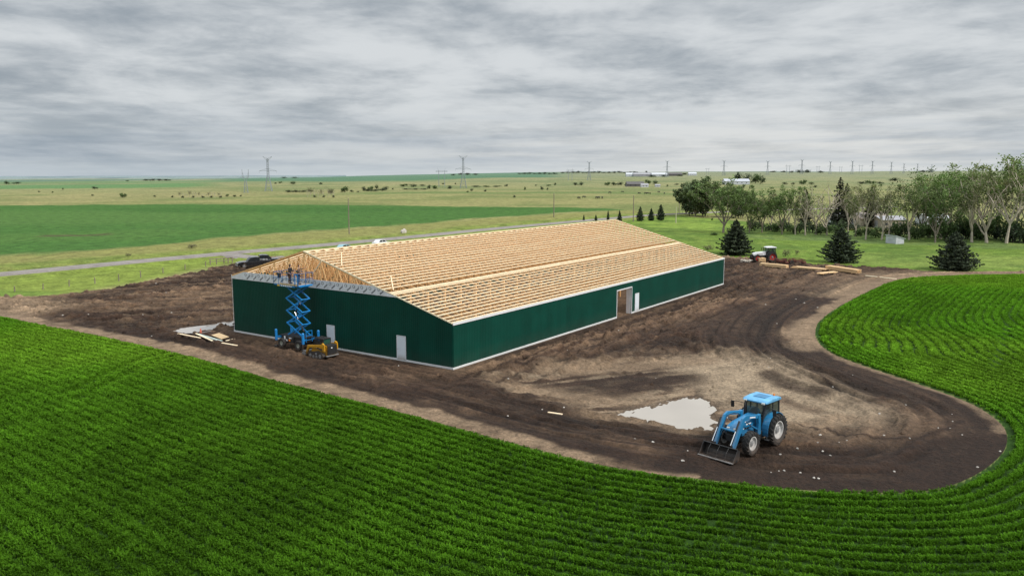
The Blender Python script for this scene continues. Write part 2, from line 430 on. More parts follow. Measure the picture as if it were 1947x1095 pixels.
DARK = (.0260, .0142, .0088); MID = (.068, .040, .0245); TAN = (.222, .155, .098); PALE = (.305, .232, .155); CLAY = (.128, .081, .049)
def yard_col(x, y, h):
    dA, sA, _, _ = dist_line(x, y, EDGE_A, want=True); dB = dist_line(x, y, EDGE_B); d = np.minimum(dA, dB)
    n1 = fbm(x/7, y/7, 71, 4); n2 = fbm(x/1.6, y/1.6, 73, 4); fu, fv, _ = flow(x, y, d, sA); n3 = .45*fbm(fv*.9, fu/16., 75, 3)+.33*fbm(fv*2.6, fu/12., 76, 3)+.22*fbm(fv*6., fu/8., 78, 2); n4 = fbm(x/14., y*1.2, 77, 3)
    c = np.tile(np.array(MID), (len(x), 1))
    c = paint(c, sstep(.5, .68, n1)*.75, CLAY)
    c = paint(c, sstep(.52, .35, n1)*.55, DARK)
    c = paint(c, sstep(.52, .7, n2)*.35, CLAY); c = paint(c, sstep(.46, .32, n2)*.35, DARK)
    c = paint(c, sstep(.52, .62, n3)*.7, CLAY); c = paint(c, sstep(.48, .39, n3)*.9, DARK)
    lf_ = sstep(30, 40, y); c = paint(c, lf_*sstep(.50, .60, n3)*.6, np.array(TAN)*.85); c = paint(c, lf_*sstep(.50, .64, n1)*.5, CLAY); c = paint(c, sstep(.5, .42, fbm(x/2.6, y/2.6, 83, 4))*.45, DARK)
    # pit and the clay round the puddle
    pit = sdf(x, y, PIT); pu = sdf(x, y, PUDDLE)
    e = sstep(1.5, -2.5, pit+(n2-.5)*6)
    c = paint(c, e*.95, TAN)
    c = paint(c, e*sstep(.52, .66, n4)*.6, PALE)
    n5 = fbm((.86*x-.5*y)/7, (.5*x+.86*y)*1.25, 79, 4); c = paint(c, e*sstep(.54, .43, n5)*.9, MID); c = paint(c, e*sstep(.47, .39, n5)*.6, DARK); c = paint(c, e*sstep(.55, .68, n5)*.5, PALE); c = paint(c, e*sstep(.47, .38, n2)*.7, DARK); c = paint(c, e*sstep(.46, .40, fbm((.86*x-.5*y)/4, (.5*x+.86*y)*2.6, 85, 3))*.6, MID)
    S = lambda px, r, s=1.: stroke(x, y, px, r, s)
    wet = np.zeros(len(x))
    for px, r, w, col in [
        ([(1400, 690), (1480, 735), (1560, 775)], 4.0, .9, PALE), ([(1330, 690), (1400, 700), (1430, 740)], 2.5, .7, PALE),
        ([(1090, 775), (1180, 790), (1290, 812), (1400, 822), (1500, 812), (1600, 790)], 1.3, .8, TAN),
        ([(960, 725), (1030, 735), (1100, 745), (1180, 745)], 1.6, .7, TAN), ([(1060, 690), (1150, 690), (1260, 680), (1330, 676)], 1.4, .8, TAN),
        ([(1120, 720), (1200, 712), (1290, 705)], 1.8, .85, DARK), ([(1180, 735), (1260, 722)], 1.2, .7, DARK),
        ([(880, 712), (960, 690), (1060, 664), (1180, 632), (1300, 596), (1400, 560)], 1.1, .6, CLAY),
        ([(860, 735), (960, 762), (1080, 790), (1200, 820), (1330, 838)], 2.2, .85, DARK),
        ([(620, 735), (760, 762), (880, 795), (1000, 830), (1120, 855), (1240, 880), (1330, 892)], 1.2, .8, DARK),
        ([(1330, 890), (1420, 905), (1560, 922), (1680, 925), (1790, 908), (1860, 875), (1890, 840)], 2.0, .9, DARK),
        ([(1330, 850), (1450, 870), (1600, 880), (1750, 865), (1830, 830)], 2.4, .75, DARK),
        ([(1520, 830), (1620, 830), (1720, 815), (1780, 790)], 1.6, .55, CLAY),
        ([(1400, 640), (1470, 655), (1560, 690), (1680, 735), (1790, 770), (1870, 800)], 2.2, .75, DARK),
        ([(1330, 640), (1420, 610), (1500, 590), (1580, 575)], 4.5, .75, DARK), ([(1380, 560), (1480, 545), (1560, 555)], 3.0, .6, DARK),
        ([(1460, 700), (1500, 725), (1560, 740)], .8, .8, DARK), ([(1480, 745), (1540, 765)], .7, .7, MID),
        ([(1600, 560), (1640, 540), (1690, 525), (1760, 521), (1950, 519)], 3.0, .9, TAN), ([(1500, 545), (1580, 535), (1640, 530)], 3., .5, CLAY),
        ([(1530, 660), (1514, 632), (1545, 610)], 1.2, .95, TAN), ([(1390, 490), (1440, 495)], 1.2, .8, TAN),
        ([(70, 580), (140, 600), (230, 628), (320, 655)], 2.2, .85, DARK), ([(120, 570), (230, 555), (330, 540), (430, 525)], 2.5, .6, DARK),
        ([(200, 600), (280, 610), (340, 590)], 5., .45, DARK), ([(240, 580), (330, 570), (410, 560)], 3.5, .5, CLAY),
        ([(330, 655), (400, 660), (470, 680), (560, 705), (660, 735), (760, 745)], 2.6, .85, DARK), ([(440, 520), (470, 510), (520, 500)], 3, .5, DARK),
        ([(480, 665), (560, 682), (640, 690), (740, 705), (840, 722)], 2.0, .5, MID), ([(470, 645), (540, 665), (600, 675)], 1.5, .4, CLAY),
        ([(0, 575), (60, 585), (0, 595), (-100, 580)], 4., .95, TAN)]:
        w_ = S(px, r); c = paint(c, w_*w, col)
        if col == DARK and r > 2: wet = np.maximum(wet, w_)
    # wheel tracks: pairs of thin dark/clay lines
    for px in [[(870, 725), (1000, 690), (1160, 640), (1300, 597), (1400, 562)], [(880, 716), (1010, 680), (1170, 628), (1300, 588), (1390, 558)],
               [(1500, 800), (1640, 830), (1760, 830), (1830, 800)], [(1450, 900), (1620, 905), (1760, 880), (1850, 830)], [(1440, 650), (1560, 700), (1700, 750), (1800, 790)],
               [(1380, 620), (1440, 640), (1500, 680), (1600, 740)], [(300, 600), (360, 596), (440, 590)], [(310, 580), (370, 580), (440, 572)], [(300, 565), (370, 562), (440, 556)],
               [(640, 720), (740, 735), (860, 760), (990, 800)], [(700, 715), (800, 740), (900, 735), (1000, 700)]]:
        c = paint(c, S(px, .17, .7)*.85, DARK)
    # dry pale strip between the tilled edge and the crop
    along = np.interp(sA, [0, 60], [1, 1]); tipx = sA
    Lx = sA/ max(sA.max(), 1)
    P1330 = G(1330, 910)[:2]; k = np.argmin(((EDGE_A-P1330)**2).sum(1)); sk = np.hypot(*np.diff(EDGE_A[:k+1], axis=0).T).sum()
    P2 = G(1912, 850)[:2]; k2 = np.argmin(((EDGE_A-P2)**2).sum(1)); sk2 = np.hypot(*np.diff(EDGE_A[:k2+1], axis=0).T).sum()
    width = np.where(sA < sk, (1.35+1.1*fbm(sA/9, sA*0, 81, 3))*(sstep(sk+2, sk-16, sA)*.8+.1), np.where(sA < sk2, .08, .55))
    m = sstep(width+.35, width-.35, dA+(n2-.5)*1.1)
    m = m*np.where(sA < sk, 1, np.where(sA < sk2+3, .0, .75)); c = paint(c, m*.95, np.array(TAN)*1.12); c = paint(c, m*sstep(.55, .7, n2)*.5, MID)
    mB = sstep(1.9, 1.1, dB+(n2-.5)*1.4); c = paint(c, mB*.9, TAN)
    c = paint(c, sstep(.75, -.1, pu+(fbm(x*.5, y*1.4, 43, 4)-.5)*2.2)*.9, (.112, .080, .054))
    # shade put into the soil colour: hollows darkened, heights lightened
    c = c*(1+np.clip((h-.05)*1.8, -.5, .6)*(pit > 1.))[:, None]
    bx = np.maximum(np.maximum(-x, x-BARN_L), np.maximum(-y, y-BARN_W)); c = paint(c, (bx < -.3)*1., (.12, .075, .045))
    return c

def build_yard():
    st = .165
    x0, y0 = YARD.min(0)-1; x1, y1 = YARD.max(0)+1
    x0 = max(x0, -34); y1 = min(y1, 122); x1 = min(x1, 150); y0 = max(y0, -60)
    xs = np.arange(x0, x1, st); ys = np.arange(y0, y1, st)
    X, Y = np.meshgrid(xs, ys, indexing='ij'); x = X.ravel(); y = Y.ravel()
    ins = inside(x, y, YARD).reshape(X.shape)
    cell = ins[:-1, :-1] | ins[1:, :-1] | ins[:-1, 1:] | ins[1:, 1:]
    idx = np.arange(X.size).reshape(X.shape)
    Q = np.stack([idx[:-1, :-1][cell], idx[1:, :-1][cell], idx[1:, 1:][cell], idx[:-1, 1:][cell]], 1)
    used = np.unique(Q); remap = np.zeros(X.size, int); remap[used] = np.arange(len(used)); Q = remap[Q]
    ux, uy, ui = x[used], y[used], ins.ravel()[used]
    out = ~ui; _, _, bx, by = dist_line(ux[out], uy[out], YARD, True, True)
    ux = ux.copy(); uy = uy.copy(); ux[out] = bx; uy[out] = by
    h = np.concatenate([yard_h(a, b) for a, b in zip(np.array_split(ux, 8), np.array_split(uy, 8))])
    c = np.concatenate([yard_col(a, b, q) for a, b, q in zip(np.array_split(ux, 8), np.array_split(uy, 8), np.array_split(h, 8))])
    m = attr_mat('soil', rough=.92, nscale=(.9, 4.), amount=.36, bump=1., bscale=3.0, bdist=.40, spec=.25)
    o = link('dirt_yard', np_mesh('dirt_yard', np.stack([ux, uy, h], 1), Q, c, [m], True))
    tag(o, kind='structure')
build_yard()

# muddy standing water
def water(name, poly, z, col, grow):
    m = D.materials.new(name); N, Lk = nodes(m); b = N['Principled BSDF']
    b.inputs['Base Color'].default_value = (*col, 1); b.inputs['Roughness'].default_value = .04
    geo = N.new('ShaderNodeNewGeometry'); nz = N.new('ShaderNodeTexNoise'); nz.inputs['Scale'].default_value = .35; nz.inputs['Detail'].default_value = 3
    Lk.new(geo.outputs['Position'], nz.inputs['Vector'])
    mx = N.new('ShaderNodeMix'); mx.data_type = 'RGBA'; mx.inputs[6].default_value = (*[v*.9 for v in col], 1); mx.inputs[7].default_value = (*[v*1.08 for v in col], 1)
    Lk.new(nz.outputs['Fac'], mx.inputs[0]); Lk.new(mx.outputs[2], b.inputs['Base Color'])
    c = poly.mean(0); big = c+(poly-c)*1.0
    q = poly-np.roll(poly, 1, 0); nrm = np.stack([q[:, 1], -q[:, 0]], 1); nrm /= np.linalg.norm(nrm, axis=1)[:, None]+1e-9
    s = 1 if np.sum((poly-c)*nrm) > 0 else -1
    big = poly+nrm*s*grow
    mb = MB(); mb.add([(p[0], p[1], z) for p in big], [tuple(range(len(big)))])
    o = mb.build(name, m); tag(o, kind='structure'); return o
water('puddle', PUDDLE, -.592, (.36, .325, .28), 1.6)
water('puddle', STRIP, -.10, (.38, .345, .31), .5)

# ---------------------------------------------------------------- terrain sheet out to the horizon
def build_terrain():
    az = np.concatenate([np.linspace(-math.pi, -.85, 60, endpoint=False), np.linspace(-.85, .85, 1150), np.linspace(.85, math.pi, 60, endpoint=False)[1:]])
    R = [4.]
    while R[-1] < 15000: R.append(R[-1]*1.014)
    R = np.array(R)
    A, RR = np.meshgrid(az, R, indexing='ij')
    x = (CX+RR*np.cos(A+YAW)).ravel(); y = (CY+RR*np.sin(A+YAW)).ravel()
    z = terr0(x, y); r = RR.ravel(); a = A.ravel()
    near = (r < 260)
    # sink under the yard; gentle meadow relief elsewhere
    sd = np.full(x.shape, 99.); idx = np.nonzero(near)[0]
    sd[idx] = sdf(x[idx], y[idx], YARD)
    z = z-1.6*sstep(-.2, -2.4, sd)
    lump = (fbm(x/9, y/9, 91, 4)-.5)*.7*sstep(1.5, 9, sd)
    ROADL = catmull(gpts(ROADPX), 3)
    rd = np.full(x.shape, 99.); i2 = np.nonzero(r < 900)[0]; rd[i2] = dist_line(x[i2], y[i2], ROADL)
    cropm = cropmask(x, y)
    z = z+np.where(cropm, 0, lump*sstep(3.6, 8, rd))-.45*np.exp(-((rd-7.)/1.8)**2)*(sd > 6)
    # ------- colours
    n1 = fbm(x/60, y/60, 101, 4); n2 = fbm(x/14, y/14, 103, 4); n3 = fbm(x/260, y/260, 105, 4); n4 = fbm(x/3.5, y/3.5, 107, 3)
    c = np.tile(np.array((.205, .20, .078)), (len(x), 1))
    c = paint(c, sstep(.46, .62, n1)*.75, (.115, .145, .046)); c = paint(c, sstep(.55, .72, n3)*.6, (.245, .215, .095)); c = paint(c, sstep(.5, .35, n2)*.35, (.105, .13, .042))
    # far field bands, ordered by distance with wavering edges
    rw = r*(1+.10*(fbm(a*9, a*0, 111, 3)-.5))
    def band(r0, r1, a0, a1, col, w=1., soft=.03):
        return paint(c, sstep(r0*(1-soft), r0*(1+soft), rw)*sstep(r1*(1+soft), r1*(1-soft), rw)*sstep(a0-.03, a0+.03, a)*sstep(a1+.03, a1-.03, a)*w, col)
    c = band(1050, 1420, .36, 1.2, (.085, .165, .045)); c = band(1500, 2000, .1, 1.2, (.11, .165, .05)); c = band(2200, 3300, .18, 1.2, (.065, .125, .045))
    c = band(2050, 2300, .3, 1.2, (.20, .19, .10)); c = band(1250, 1450, -.02, .33, (.13, .155, .055), .7)
    c = band(1700, 3600, -.06, .34, (.055, .125, .042)); c = band(2300, 2600, -.06, .2, (.075, .14, .05))
    c = band(2000, 3400, -.7, -.06, (.17, .175, .07), .7); c = band(3000, 3800, -.7, -.06, (.085, .12, .045))
    c = band(640, 690, -.35, .2, (.10, .145, .04), .8); c = band(800, 860, -.25, .05, (.13, .155, .05), .7)
    def field(px, col, soft=1.5, wob=3., w=1.):
        nonlocal c
        P = gpts(px); i = np.nonzero(r < 1100)[0]
        s = sdf(x[i], y[i], P)+(n2[i]-.5)*wob
        ww = np.zeros(len(x)); ww[i] = sstep(soft, -soft, s)*w; c = paint(c, ww, col)
    GF = [(-700, 540), (-300, 508), (0, 487), (110, 481), (230, 472), (430, 450), (640, 437), (800, 424), (930, 414), (1060, 405), (1196, 399), (1150, 396.5), (1000, 394), (900, 393), (600, 390), (300, 388.5), (0, 391), (-300, 392), (-700, 393)]
    field([(-700, 600), (0, 560), (270, 533), (440, 500), (640, 480), (1180, 425), (1300, 407), (1190, 400), (930, 416), (640, 438), (430, 452), (230, 474), (0, 488), (-700, 542)], (.18, .18, .058), 2, 4)
    field(GF, (.046, .112, .022), 3., 9.)
    field([(-700, 432), (0, 430), (400, 425), (640, 418), (500, 402), (0, 400), (-700, 402)], (.062, .128, .028), 18., 12., .8); field([(-700, 470), (0, 462), (250, 455), (420, 440), (300, 436), (0, 446), (-700, 452)], (.060, .125, .026), 8., 10., .7); field([(300, 405), (700, 402), (1000, 398), (1000, 396), (600, 395), (200, 397)], (.036, .095, .018), 10., 14., .7)
    field([(-200, 452), (60, 450), (200, 447), (330, 444), (230, 440), (100, 444), (-100, 447)], (.055, .12, .025), 6, 6, .6)
    field([(72, 449.5), (130, 449.5), (205, 446), (205, 443.5), (140, 446), (95, 447)], (.07, .055, .03), 2.2, 9., .95)
    # verges of the road
    vg = sstep(17, 10, rd+(n2-.5)*7)*(rd < 40)
    c = paint(c, vg*.9, (.145, .185, .040)); c = paint(c, vg*sstep(.5, .36, n2)*.55, (.09, .13, .028)); c = paint(c, vg*sstep(.55, .75, n4)*.5, (.21, .215, .065))
    field([(-700, 640), (0, 566), (120, 560), (270, 537), (440, 500), (560, 480), (440, 487), (300, 496), (0, 527), (-700, 590)], (.15, .20, .034), 2, 4, .9)
    # lawn right of the barn and under the trees
    LAWN = [(1150, 428), (1190, 418), (1290, 410), (1440, 424), (1600, 436), (1700, 444), (1947, 455), (2500, 470), (2600, 515), (1947, 519), (1700, 513), (1560, 505), (1440, 495), (1370, 490), (1250, 470)]
    field(LAWN, (.105, .165, .026), 2, 4)
    field([(1190, 428), (1290, 412), (1440, 428), (1440, 445), (1300, 440)], (.15, .22, .036), 4, 8, .9)  # brighter patch: a break of sun painted into the lawn colour
    field([(1560, 480), (1947, 488), (2300, 500), (2300, 514), (1947, 513), (1700, 507), (1560, 500)], (.14, .19, .042), 3, 8, .8)
    field([(1390, 452), (1500, 456), (1620, 462), (1947, 474), (2500, 490), (2500, 460), (1947, 452), (1600, 438), (1440, 430)], (.095, .14, .042), 3, 9, .9)
    lawn = np.zeros(len(x)); i = np.nonzero(r < 500)[0]; lawn[i] = sdf(x[i], y[i], gpts(LAWN)) < 0
    c = paint(c, lawn*sstep(.52, .34, n2)*.7, (.07, .12, .022)); c = paint(c, lawn*sstep(.56, .72, n4)*.35, (.19, .24, .05))
    field([(-150, 567), (0, 567), (90, 561), (130, 556), (0, 552)], (.10, .17, .03), 1, 3, .6)
    # under the crop
    c = paint(c, cropm*1., (.020, .050, .007))
    # airlight: far land is paler and bluer
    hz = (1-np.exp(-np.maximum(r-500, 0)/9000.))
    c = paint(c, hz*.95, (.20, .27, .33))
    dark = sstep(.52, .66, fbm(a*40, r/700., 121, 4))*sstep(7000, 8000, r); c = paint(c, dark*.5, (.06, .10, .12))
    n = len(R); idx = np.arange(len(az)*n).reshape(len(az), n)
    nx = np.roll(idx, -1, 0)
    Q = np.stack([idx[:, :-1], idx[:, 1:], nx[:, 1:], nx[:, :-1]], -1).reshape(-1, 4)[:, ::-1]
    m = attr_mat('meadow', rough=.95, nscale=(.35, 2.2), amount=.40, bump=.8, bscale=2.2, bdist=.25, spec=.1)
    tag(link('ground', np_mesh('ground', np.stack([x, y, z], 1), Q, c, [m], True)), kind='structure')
ROADPX = [(-700, 574), (-300, 545), (0, 522), (150, 508), (300, 494), (440, 481.5), (640, 464), (800, 449), (900, 439), (1030, 427), (1157, 416), (1230, 410), (1295, 406.5), (1500, 399), (1700, 394)]
CROP_OUT = np.concatenate([EDGE_A, EDGE_B[1:], np.array([[150., -60.], [120., -110.], [20., -120.], [-60., -90.], [-90., -40.], [-75., 20.], [-60., 70.]])])
def cropmask(x, y):
    m = np.zeros(x.shape, bool); i = np.nonzero((x > -100) & (x < 160) & (y > -130) & (y < 140))[0]
    m[i] = inside(x[i], y[i], CROP_OUT); return m
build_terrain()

# ---------------------------------------------------------------- gravel road
def ribbon(name, P, w, z, m, wob=.25, cols=None):
    n = len(P); t = np.gradient(P, axis=0); t /= np.linalg.norm(t, axis=1)[:, None]; nr = np.stack([-t[:, 1], t[:, 0]], 1)
    k = 7; V = []; 
    for i in range(n):
        for j in range(k):
            u = (j/(k-1)-.5); e = (rng.random()-.5)*wob*(abs(u) > .49)
            q = P[i]+nr[i]*(u*w+e); V.append((q[0], q[1], z+.12*(1-(2*u)**2)-(.22 if abs(u) > .49 else 0)))
    Q = [(i*k+j, i*k+j+1, (i+1)*k+j+1, (i+1)*k+j) for i in range(n-1) for j in range(k-1)]
    V = np.array(V); n1 = fbm(V[:, 0]/3, V[:, 1]/3, 131, 4); u = np.tile(np.linspace(-.5, .5, k), n)
    c = np.tile(np.array((.20, .18, .165)), (len(V), 1)); c = paint(c, (np.abs(np.abs(u)-.17) < .06)*.4, (.30, .28, .26)); c = paint(c, sstep(.5, .7, n1)*.5, (.17, .15, .135))
    return tag(link(name, np_mesh(name, V, Q, c, [m], True)), kind='structure')
gravel = attr_mat('gravel', rough=.95, nscale=(.5, 6.), amount=.22, bump=.5, bscale=9, bdist=.05)
ribbon('road', catmull(gpts(ROADPX), 40), 6.2, .10, gravel)
ribbon('driveway', catmull(np.array([G(430, 484)[:2], G(470, 488)[:2], G(500, 491)[:2], G(540, 489)[:2]]), 20), 5., .05, gravel)

# ---------------------------------------------------------------- young crop in rows that follow the edge of the yard
def build_crop():
    Vs = []; Cs = []; tot = 0
    a0, a1 = -.82, .80
    dens = 58.
    N = int(dens*150*150)
    x = rng.uniform(-50, 125, N*2); y = rng.uniform(-80, 92, N*2)
    R = np.hypot(x-CX, y-CY); a = np.arctan2(y-CY, x-CX)-YAW
    keep = (a > a0) & (a < a1) & (R > 23) & (R < 190) & inside(x, y, CROP_OUT)
    keep &= rng.random(len(x)) < np.clip((62./np.maximum(R, 40))**1.1, .28, 1)
    x = x[keep]; y = y[keep]; R = R[keep]
    dA = dist_line(x, y, EDGE_A); dB = dist_line(x, y, EDGE_B)
    k = .5+.75*np.minimum(dA, dB); hh = np.clip(.5+.5*(dB-dA)/k, 0, 1)
    d = dB*(1-hh)+dA*hh-k*hh*(1-hh)
    d = d+(fbm(x/6, y/6, 141, 3)-.5)*.5
    right = sstep(-14, 6, x*.55-y*.83-6)          # rows stand out clearly on the right-hand side, close up on the left
    d = d+(fbm(x/1.1, y/1.1, 143, 2)-.5)*.10; ph = d/.82; prof = .5+.5*np.cos(2*math.pi*ph)
    con = .58+.41*right
    pk = np.clip((prof-.14)/.30, 0, 1)
    keep = rng.random(len(x)) < np.clip(1-con+con*pk, 0.02, 1)*(.75+.25*(1-right))
    keep &= (np.minimum(dA, dB) > .25)
    x = x[keep]; y = y[keep]; R = R[keep]; prof = prof[keep]; con = con[keep]; d = d[keep]; right = right[keep]
    n1 = fbm(x/9, y/9, 151, 4); n2 = fbm(x/1.3, y/1.3, 153, 3); n3 = fbm(x/30, y/30, 155, 3)
    trk = np.ones(len(x))
    for px in [[(140, 745), (220, 705), (290, 680), (330, 672)], [(150, 760), (240, 715), (310, 685), (350, 678)], [(1890, 700), (1915, 620), (1925, 585)], [(1905, 582), (1870, 580)]]:
        trk *= 1-.6*sstep(.7, .2, dist_line(x, y, catmull(gpts(px), 5)))
    lf = 8
    n = len(x); print('crop tufts', n)
    hgt = (.19+.10*n1+.09*(n2-.5))*(1-con*.55*(1-prof))*trk
    sc = np.clip(R/55, .85, 1.6)
    base = np.stack([x, y, np.zeros(n)], 1)
    col0 = np.array((.080, .204, .010)); col1 = np.array((.132, .258, .017)); col2 = np.array((.024, .080, .005))
    cc = col0+(col1-col0)*sstep(.42, .64, n3)[:, None]*.7
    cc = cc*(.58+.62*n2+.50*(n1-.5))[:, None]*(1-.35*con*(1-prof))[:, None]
    cc *= (.72+.20*right+.40*sstep(38, 85, R))[:, None]  # leaf colour darkened near the camera, standing in for lens vignetting
    V = np.empty((n, lf, 4, 3), np.float32); C = np.empty((n, lf, 4, 3), np.float32)
    for j in range(lf):
        an = rng.uniform(0, 2*math.pi, n); ln = hgt*rng.uniform(.75, 1.35, n); lean = rng.uniform(.15, .85, n); w = rng.uniform(.018, .038, n)*sc
        ox = rng.uniform(-.10, .10, n)*sc; oy = rng.uniform(-.10, .10, n)*sc
        dirx, diry = np.cos(an), np.sin(an); sx, sy = -diry, dirx
        p0 = base+np.stack([ox, oy, 0*ox], 1)
        mid = p0+np.stack([dirx*lean*ln*.45, diry*lean*ln*.45, ln*.75], 1)
        tip = p0+np.stack([dirx*lean*ln*1.0, diry*lean*ln*1.0, ln*(1.05-.25*lean)], 1)
        sid = np.stack([sx*w, sy*w, 0*w], 1)
        V[:, j, 0] = p0; V[:, j, 1] = mid+sid; V[:, j, 2] = tip; V[:, j, 3] = mid-sid
        b = rng.uniform(.75, 1.3, n)[:, None]
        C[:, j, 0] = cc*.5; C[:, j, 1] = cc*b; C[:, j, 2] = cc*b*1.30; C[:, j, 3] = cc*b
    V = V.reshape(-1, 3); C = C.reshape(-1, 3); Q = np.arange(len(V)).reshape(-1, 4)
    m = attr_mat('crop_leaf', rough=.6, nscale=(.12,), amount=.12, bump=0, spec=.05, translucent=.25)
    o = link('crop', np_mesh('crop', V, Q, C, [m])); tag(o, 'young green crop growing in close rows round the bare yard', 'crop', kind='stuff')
build_crop()

def build_clods():
    """loose lumps of turned soil"""
    n = 9000; x = rng.uniform(-30, 110, n*3); y = rng.uniform(-40, 85, n*3)
    k = inside(x, y, YARD); x, y = x[k], y[k]
    d = np.minimum(dist_line(x, y, EDGE_A), dist_line(x, y, EDGE_B)); bx = np.maximum(np.maximum(-x, x-BARN_L), np.maximum(-y, y-BARN_W)); pu = sdf(x, y, PUDDLE); st = sdf(x, y, STRIP); pit = sdf(x, y, PIT)
    k = (bx > .6) & (pu > 1.2) & (st > .8) & (d > .7) & (fbm(x/3, y/3, 161, 4) > .5-.05*(pit < 0)) & (rng.random(len(x)) < np.where(pit < -2, .35, 1)*np.where((d < 13) & (x*.55-y*.83 > 2), .15, 1))
    x, y = x[k][:n], y[k][:n]; n = len(x); R = np.hypot(x-CX, y-CY)
    h = np.concatenate([yard_h(a, b) for a, b in zip(np.array_split(x, 4), np.array_split(y, 4))]); s = rng.gamma(2., .030, n)*np.clip(R/70, .8, 1.7)+.03
    base = np.array([(1, 0, 0), (.3, .9, 0), (-.8, .6, 0), (-.8, -.6, 0), (.3, -.9, 0), (.1, .1, .8), (-.3, -.1, .7)])
    V = base[None]*(s[:, None, None])*rng.uniform(.6, 1.4, (n, 7, 3)); a = rng.uniform(0, 6.28, n); ca, sa = np.cos(a)[:, None], np.sin(a)[:, None]
    X = V[:, :, 0]*ca-V[:, :, 1]*sa; Y = V[:, :, 0]*sa+V[:, :, 1]*ca; V = np.stack([X+x[:, None], Y+y[:, None], V[:, :, 2]+h[:, None]-.02], 2).reshape(-1, 3)
    F_ = np.array([(0, 1, 5), (1, 2, 6), (1, 6, 5), (2, 3, 6), (3, 4, 6), (4, 5, 6), (4, 0, 5)]); Q = (F_[None]+(np.arange(n)*7)[:, None, None]).reshape(-1, 3)
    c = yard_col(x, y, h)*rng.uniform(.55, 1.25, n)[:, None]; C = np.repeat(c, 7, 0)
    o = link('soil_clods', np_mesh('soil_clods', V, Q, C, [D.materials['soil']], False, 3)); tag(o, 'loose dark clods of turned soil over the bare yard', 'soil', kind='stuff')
build_clods()
# ================================================================== THE BARN
SL = .2808; HE = 3.99; HM = 5.61; RY = 17.95; HP = HE+SL*RY; YJ = 2*RY-BARN_W
HG = HP-SL*(BARN_W-RY)                                  # roof height above the left wall
def roof(y): return HE+SL*y if y < RY else HP-SL*(y-RY)
def wood(name, col, var=.18, sc=1.2):
    m = D.materials.new(name); N, Lk = nodes(m); b = N['Principled BSDF']
    oi = N.new('ShaderNodeObjectInfo'); geo = N.new('ShaderNodeNewGeometry'); nz = N.new('ShaderNodeTexNoise')
    nz.inputs['Scale'].default_value = sc; nz.inputs['Detail'].default_value = 5; Lk.new(geo.outputs['Position'], nz.inputs['Vector'])
    a = N.new('ShaderNodeMath'); a.operation = 'MULTIPLY_ADD'; Lk.new(oi.outputs['Random'], a.inputs[0]); a.inputs[1].default_value = .45; Lk.new(nz.outputs['Fac'], a.inputs[2])
    mr = N.new('ShaderNodeMapRange'); mr.inputs[1].default_value = .3; mr.inputs[2].default_value = 1.15; Lk.new(a.outputs[0], mr.inputs[0])
    mx = N.new('ShaderNodeMix'); mx.data_type = 'RGBA'; Lk.new(mr.outputs[0], mx.inputs[0])
    mx.inputs[6].default_value = (*[min(c*(1+var), .9) for c in col], 1); mx.inputs[7].default_value = (col[0]*(1-var*.7), col[1]*(1-var*1.1), col[2]*(1-var*1.6), 1)
    Lk.new(mx.outputs[2], b.inputs['Base Color']); b.inputs['Roughness'].default_value = .75; b.inputs['Specular IOR Level'].default_value = .25
    return m
W_PURL = wood('pine_pale', (.88, .70, .505)); W_TRUSS = wood('pine_warm', (.76, .475, .225)); W_STACK = wood('pine_bundle', (.62, .44, .25), .2, 2.)  # truss pine: orange of light filtered through the roof put into its colour
